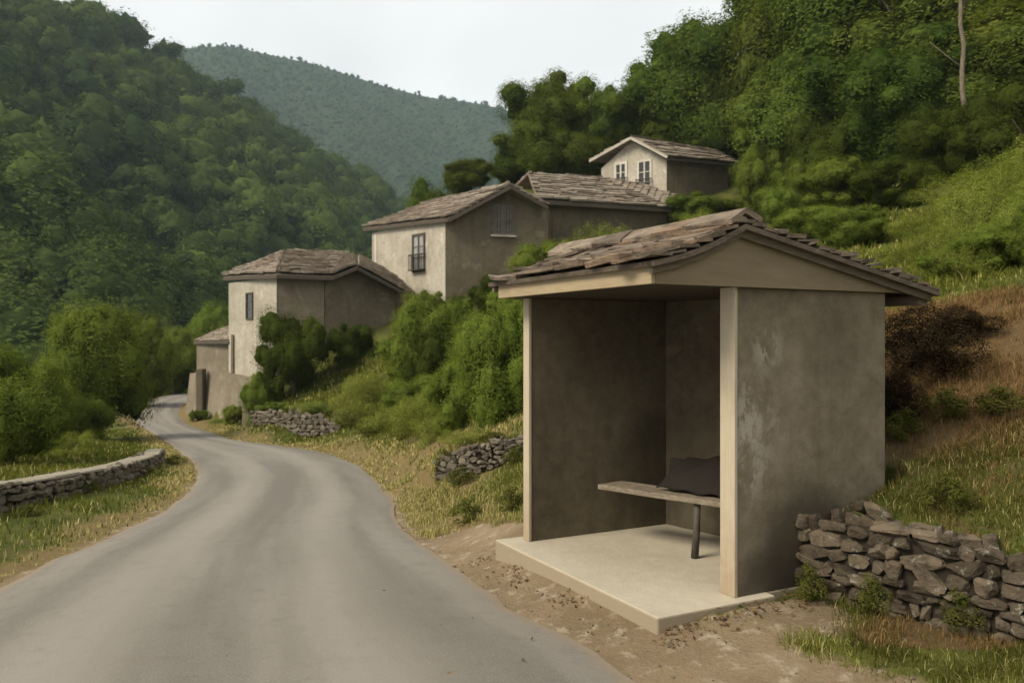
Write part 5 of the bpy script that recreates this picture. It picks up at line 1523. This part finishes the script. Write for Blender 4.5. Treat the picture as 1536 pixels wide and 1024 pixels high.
# ------------------------------------------------------------------ grass, gravel
def blades(n, xr, yr, seed, dens, h, wdt, label, name='grass', lean=0.55):
    r = np.random.default_rng(seed)
    x = r.uniform(xr[0], xr[1], n); y = r.uniform(yr[0], yr[1], n)
    vis = (np.abs(x / np.maximum(y, 0.5)) < 1.0) & (y > 3.0)
    x, y = x[vis], y[vis]
    rd = road_dist(x, y); di, dr, ha = covers(x, y)
    clump = np_noise(x, y, 0.5, seed + 1)
    pr = dens(x, y, rd, di, dr, ha) * np.clip((clump - 0.28) * 2.2, 0.05, 1)
    k = (r.random(len(x)) < pr) & ~in_poly(x, y, KEEP) & (rd > -0.06)
    x, y, rd, di, dr, ha, clump = x[k], y[k], rd[k], di[k], dr[k], ha[k], clump[k]
    z = H(x, y) - 0.01; m = len(x)
    hh = 0.8 * h(x, y, rd, di, dr, ha) * r.uniform(0.45, 1.25, m) * (0.6 + 0.8 * clump)
    an = r.random(m) * 6.283; ln = np.abs(r.normal(0, lean, m)) * hh
    la = r.random(m) * 6.283
    wx, wy = np.cos(an) * wdt, np.sin(an) * wdt
    sc = np.clip(np.hypot(x, y) / 8, 0.7, 4); wx *= sc; wy *= sc
    bx_, by_ = np.cos(la) * ln, np.sin(la) * ln
    p = np.stack([np.c_[x - wx, y - wy, z], np.c_[x + wx, y + wy, z],
                  np.c_[x + wx * .7 + bx_ * .35, y + wy * .7 + by_ * .35, z + hh * .6], np.c_[x - wx * .7 + bx_ * .35, y - wy * .7 + by_ * .35, z + hh * .6],
                  np.c_[x + bx_, y + by_, z + hh * np.sqrt(np.clip(1 - 0.35 * (ln / np.maximum(hh, 1e-3)) ** 2, 0.2, 1))]], axis=1).reshape(-1, 3)
    b0_ = np.arange(m) * 5
    loops = np.c_[b0_, b0_ + 1, b0_ + 2, b0_ + 3, b0_ + 3, b0_ + 2, b0_ + 4].ravel()
    st_ = np.c_[np.arange(m) * 7, np.arange(m) * 7 + 4].ravel()
    big = np_noise(x, y, 2.2, seed + 3)
    bank = ((x > 1.9) & (y > 4) & (y < 10))[:, None]
    gcol = np.array([0.075, 0.10, 0.014]) * (1 - big[:, None]) + np.array([0.20, 0.205, 0.036]) * big[:, None]
    gcol = np.where(bank, gcol * np.array([0.6, 0.56, 0.62]), gcol)
    dcol = np.array([0.42, 0.365, 0.145]); hcol = np.array([0.225, 0.140, 0.060])
    q = (r.random(m) < np.clip(dr * 1.05, 0.1, 0.93) * np.where(bank[:, 0], 0.45, 1.0))[:, None]; q2 = (r.random(m) < np.clip(ha, 0, 0.95))[:, None]
    c = np.where(q, dcol, gcol); c = np.where(q2, hcol, c) * r.uniform(0.65, 1.35, m)[:, None]
    me = raw_mesh(name, p, loops, st_, M['grass'], np.repeat(c, 5, axis=0))
    tag(link(name, me), label, kind='stuff'); print(label, m)


blades(170000, (-5, 9), (3.2, 14), 301, lambda x, y, rd, di, dr, ha: np.where(road_side(x, y) < 0, np.clip(1 - di * 1.15, 0.0, 1) * 0.85, 0),
       lambda x, y, rd, di, dr, ha: np.clip(0.06 + rd * 0.03, 0.05, 0.11) + 0.03 * ha, 0.0045, 'tufted grass and dry stalks on the bank right of the road')
blades(120000, (-16, 0), (4, 24), 302, lambda x, y, rd, di, dr, ha: np.where(road_side(x, y) > 0, np.clip(1.1 - di, 0.0, 1) * 0.9, 0),
       lambda x, y, rd, di, dr, ha: np.clip(0.05 + rd * 0.06, 0.04, 0.15), 0.006, 'grass along the left verge and round the low wall')
blades(280000, (-16, 12), (12, 34), 303, lambda x, y, rd, di, dr, ha: np.where(road_side(x, y) < 0, np.clip(1 - di, 0.0, 1) * 0.9, 0.4 * (rd > 0.1)),
       lambda x, y, rd, di, dr, ha: np.clip(0.07 + rd * 0.05, 0.06, 0.24), 0.007, 'long grass on the slope below the houses')


blades(300000, (1.9, 7.6), (3.9, 9.8), 304, lambda x, y, rd, di, dr, ha: np.clip(1.05 - di, 0, 1) * np.where((x - SW_A[0]) * (SW_A[1] - SW_B[1]) + (y - SW_A[1]) * (SW_B[0] - SW_A[0]) > 0.1, 1.0, 0.0),
       lambda x, y, rd, di, dr, ha: 0.05 + 0.07 * np_noise(x, y, 0.7, 77), 0.0034, 'matted short turf on the bank above the dry stone wall', lean=0.9)
blades(60000, (-2.6, 0.5), (6.6, 12), 305, lambda x, y, rd, di, dr, ha: np.clip(1.0 - di * 1.2, 0, 1) * (rd > 0.03) * (road_side(x, y) < 0),
       lambda x, y, rd, di, dr, ha: 0.07 + 0.09 * np_noise(x, y, 0.6, 78) * np.clip(rd, 0, 1), 0.004, 'low yellowish grass between the road and the shelter', lean=0.7)


blades(150000, (1.2, 3.9), (3.2, 5.4), 306, lambda x, y, rd, di, dr, ha: np.clip(1.0 - di * 1.1, 0, 1) * np.where((x - SW_A[0]) * (SW_A[1] - SW_B[1]) + (y - SW_A[1]) * (SW_B[0] - SW_A[0]) < -0.05, 0.9, 0.0),
       lambda x, y, rd, di, dr, ha: 0.05 + 0.08 * np_noise(x, y, 0.5, 79), 0.0032, 'scruffy grass at the foot of the dry stone wall', lean=0.8)


def pebbles(n, seed):
    r = np.random.default_rng(seed); iv, fi = ico()
    import bmesh
    bm = bmesh.new(); bmesh.ops.create_icosphere(bm, subdivisions=1, radius=1.0); bv = np.array([v.co[:] for v in bm.verts]); bf = np.array([[v.index for v in f.verts] for f in bm.faces]); bm.free()
    x = r.uniform(-2.0, 3.4, n * 4); y = r.uniform(3.3, 9.5, n * 4)
    rd = road_dist(x, y); di, dr, ha = covers(x, y)
    e = seg_dist(x, y, [tuple(st(-0.02, 2.2)), tuple(st(-0.02, -0.12)), tuple(st(1.2, -0.12))])
    pr = di * (0.18 + 0.8 * (e < 0.16) + 0.3 * (np.abs(rd) < 0.12)) * (rd > -0.12)
    k = (r.random(len(x)) < pr) & ~in_poly(x, y, KEEP); x, y, e = x[k][:n], y[k][:n], e[k][:n]
    z = np.maximum(H(x, y), np.where(road_dist(x, y) < 0, zroad(y) - 0.02, -9))
    V, L, C = [], [], []
    for i in range(len(x)):
        s = r.uniform(0.004, 0.010) * (1.7 if r.random() < 0.06 else 1)
        v = bv * np.array([s * r.uniform(.8, 1.6), s * r.uniform(.8, 1.6), s * r.uniform(.4, .8)]) * (1 + r.normal(0, .12, (len(bv), 1)))
        an = r.random() * 6.28; ca, sa = math.cos(an), math.sin(an)
        V.append(np.c_[v[:, 0] * ca - v[:, 1] * sa + x[i], v[:, 0] * sa + v[:, 1] * ca + y[i], v[:, 2] + z[i] + s * .2]); L.append(bf + len(bv) * i); C.append(np.tile(r.random(3), (len(bv), 1)))
    loops = np.concatenate(L).ravel(); me = raw_mesh('gravel', np.concatenate(V), loops, np.arange(len(loops) // 3) * 3, M['stone_far'], np.concatenate(C), True)
    tag(link('gravel', me), 'loose grit and small stones on the dirt round the shelter slab', kind='stuff')


pebbles(1500, 401)


def litter(n, seed):
    r = np.random.default_rng(seed)
    x = r.uniform(-1.8, 3.4, n * 40); y = r.uniform(3.3, 9.0, n * 40)
    e = np.minimum(seg_dist(x, y, [tuple(st(-0.03, 2.2)), tuple(st(-0.03, -0.13)), tuple(st(1.3, -0.13))]), 0.6 * seg_dist(x, y, SW_P) + 0.1)
    clump = np_noise(x, y, 0.35, seed)
    k = (r.random(len(x)) < np.exp(-(e / 0.16) ** 2) * np.clip((clump - 0.35) * 3, 0, 1) + 0.004 * (clump > 0.5)) & ~in_poly(x, y, FOOT)
    x, y = x[k][:n], y[k][:n]; z = np.maximum(H(x, y), np.where(road_dist(x, y) < 0, zroad(y) + 0.012, -9)) + 0.006; m = len(x)
    nr = r.normal(size=(m, 3)) * 0.45 + np.array([0, 0, 1]); nr /= np.linalg.norm(nr, axis=1)[:, None]
    a = np.cross(nr, r.normal(size=(m, 3))); a /= np.linalg.norm(a, axis=1)[:, None]; b_ = np.cross(nr, a); sz = r.uniform(0.008, 0.024, m)[:, None]
    p = np.c_[x, y, z + 0.4 * sz[:, 0] * r.random(m)]
    v = np.stack([p - a * sz, p - b_ * sz * .5 + nr * sz * .25, p + a * sz, p + b_ * sz * .5 + nr * sz * .25], axis=1).reshape(-1, 3)
    c = np.array([0.16, 0.10, 0.05]) * r.uniform(0.4, 1.7, m)[:, None]
    me = leaf_mesh('fallen_leaves', v, np.repeat(c, 4, axis=0), M['grass'])
    tag(link('fallen_leaves', me), 'dry brown leaf litter gathered along the shelter slab and stones', kind='stuff'); print('litter', m)


litter(650, 402)

# ------------------------------------------------------------------ haze
def make_haze():
    mat = bpy.data.materials.new('haze_air'); mat.use_nodes = True; nt = mat.node_tree; nt.nodes.clear()
    o_ = nt.nodes.new('ShaderNodeOutputMaterial'); v = nt.nodes.new('ShaderNodeVolumePrincipled')
    v.inputs['Color'].default_value = (0.72, 0.90, 1.0, 1); v.inputs['Density'].default_value = HAZE
    v.inputs['Anisotropy'].default_value = 0.0
    nt.links.new(v.outputs[0], o_.inputs['Volume'])
    m = MB(); m.plan([(-1500, -60), (1900, -60), (1900, 2600), (-1500, 2600)], -40, 520)
    o = m.build('haze', mat); tag(o, 'thin blue valley haze between the near slope and the far mountain', kind='stuff')


HAZE = 0.00019
make_haze()

# ------------------------------------------------------------------ world, sun, camera
SUN_EL, SUN_AZ = math.radians(42), math.radians(238)     # azimuth from +Y clockwise: behind the camera to the left
wd = bpy.data.worlds.new('World'); scene.world = wd; wd.use_nodes = True
nt = wd.node_tree; nt.nodes.clear()
ow = nt.nodes.new('ShaderNodeOutputWorld'); bg = nt.nodes.new('ShaderNodeBackground'); bg.inputs['Strength'].default_value = 0.1
sky = nt.nodes.new('ShaderNodeTexSky'); sky.sky_type = 'NISHITA'; sky.sun_disc = False; sky.sun_elevation = SUN_EL; sky.sun_rotation = SUN_AZ
tc = nt.nodes.new('ShaderNodeTexCoord'); mp = nt.nodes.new('ShaderNodeMapping'); mp.inputs['Scale'].default_value = (1.0, 1.0, 3.2)
nz = nt.nodes.new('ShaderNodeTexNoise'); nz.inputs['Scale'].default_value = 2.2; nz.inputs['Detail'].default_value = 5; nz.inputs['Distortion'].default_value = 0.5
rp = nt.nodes.new('ShaderNodeMapRange'); rp.inputs['From Min'].default_value = 0.3; rp.inputs['From Max'].default_value = 0.7
mc = nt.nodes.new('ShaderNodeMix'); mc.data_type = 'RGBA'; mc.inputs[6].default_value = (5.0, 5.0, 4.97, 1); mc.inputs[7].default_value = (6.4, 6.37, 6.28, 1)
mk = nt.nodes.new('ShaderNodeMix'); mk.data_type = 'RGBA'; mk.inputs[0].default_value = 0.985
L_ = nt.links.new
L_(tc.outputs['Generated'], mp.inputs['Vector']); L_(mp.outputs[0], nz.inputs['Vector']); L_(nz.outputs['Fac'], rp.inputs['Value']); L_(rp.outputs[0], mc.inputs[0])
L_(sky.outputs[0], mk.inputs[6]); L_(mc.outputs[2], mk.inputs[7]); L_(mk.outputs[2], bg.inputs['Color']); L_(bg.outputs[0], ow.inputs['Surface'])

sl = bpy.data.lights.new('sun', 'SUN'); sl.energy = 2.4; sl.angle = math.radians(24); sl.color = (1.0, 0.91, 0.76)
so = bpy.data.objects.new('sun', sl); COL.objects.link(so)
dirv = Vector((math.sin(SUN_AZ) * math.cos(SUN_EL), math.cos(SUN_AZ) * math.cos(SUN_EL), math.sin(SUN_EL)))
so.rotation_euler = (-dirv).to_track_quat('-Z', 'Y').to_euler(); so.location = dirv * 50

cd = bpy.data.cameras.new('camera'); co = bpy.data.objects.new('camera', cd); COL.objects.link(co)
co.location = (0, 0, CAMZ); co.rotation_euler = (math.pi / 2, 0, 0)
cd.sensor_width = 36; cd.lens = 36 * F / 1536; cd.shift_y = -4 / 1536; cd.clip_start = 0.05; cd.clip_end = 6000
cd.dof.use_dof = True; cd.dof.focus_distance = 6.2; cd.dof.aperture_fstop = 2.8
scene.camera = co
vs = scene.view_settings; vs.view_transform = 'Standard'; vs.look = 'None'; vs.gamma = 1; vs.exposure = 0.74
scene.cycles.use_denoising = True
scene.cycles.max_bounces = 6; scene.cycles.diffuse_bounces = 3; scene.cycles.volume_bounces = 1; scene.cycles.transparent_max_bounces = 4
scene.cycles.caustics_reflective = False; scene.cycles.caustics_refractive = False
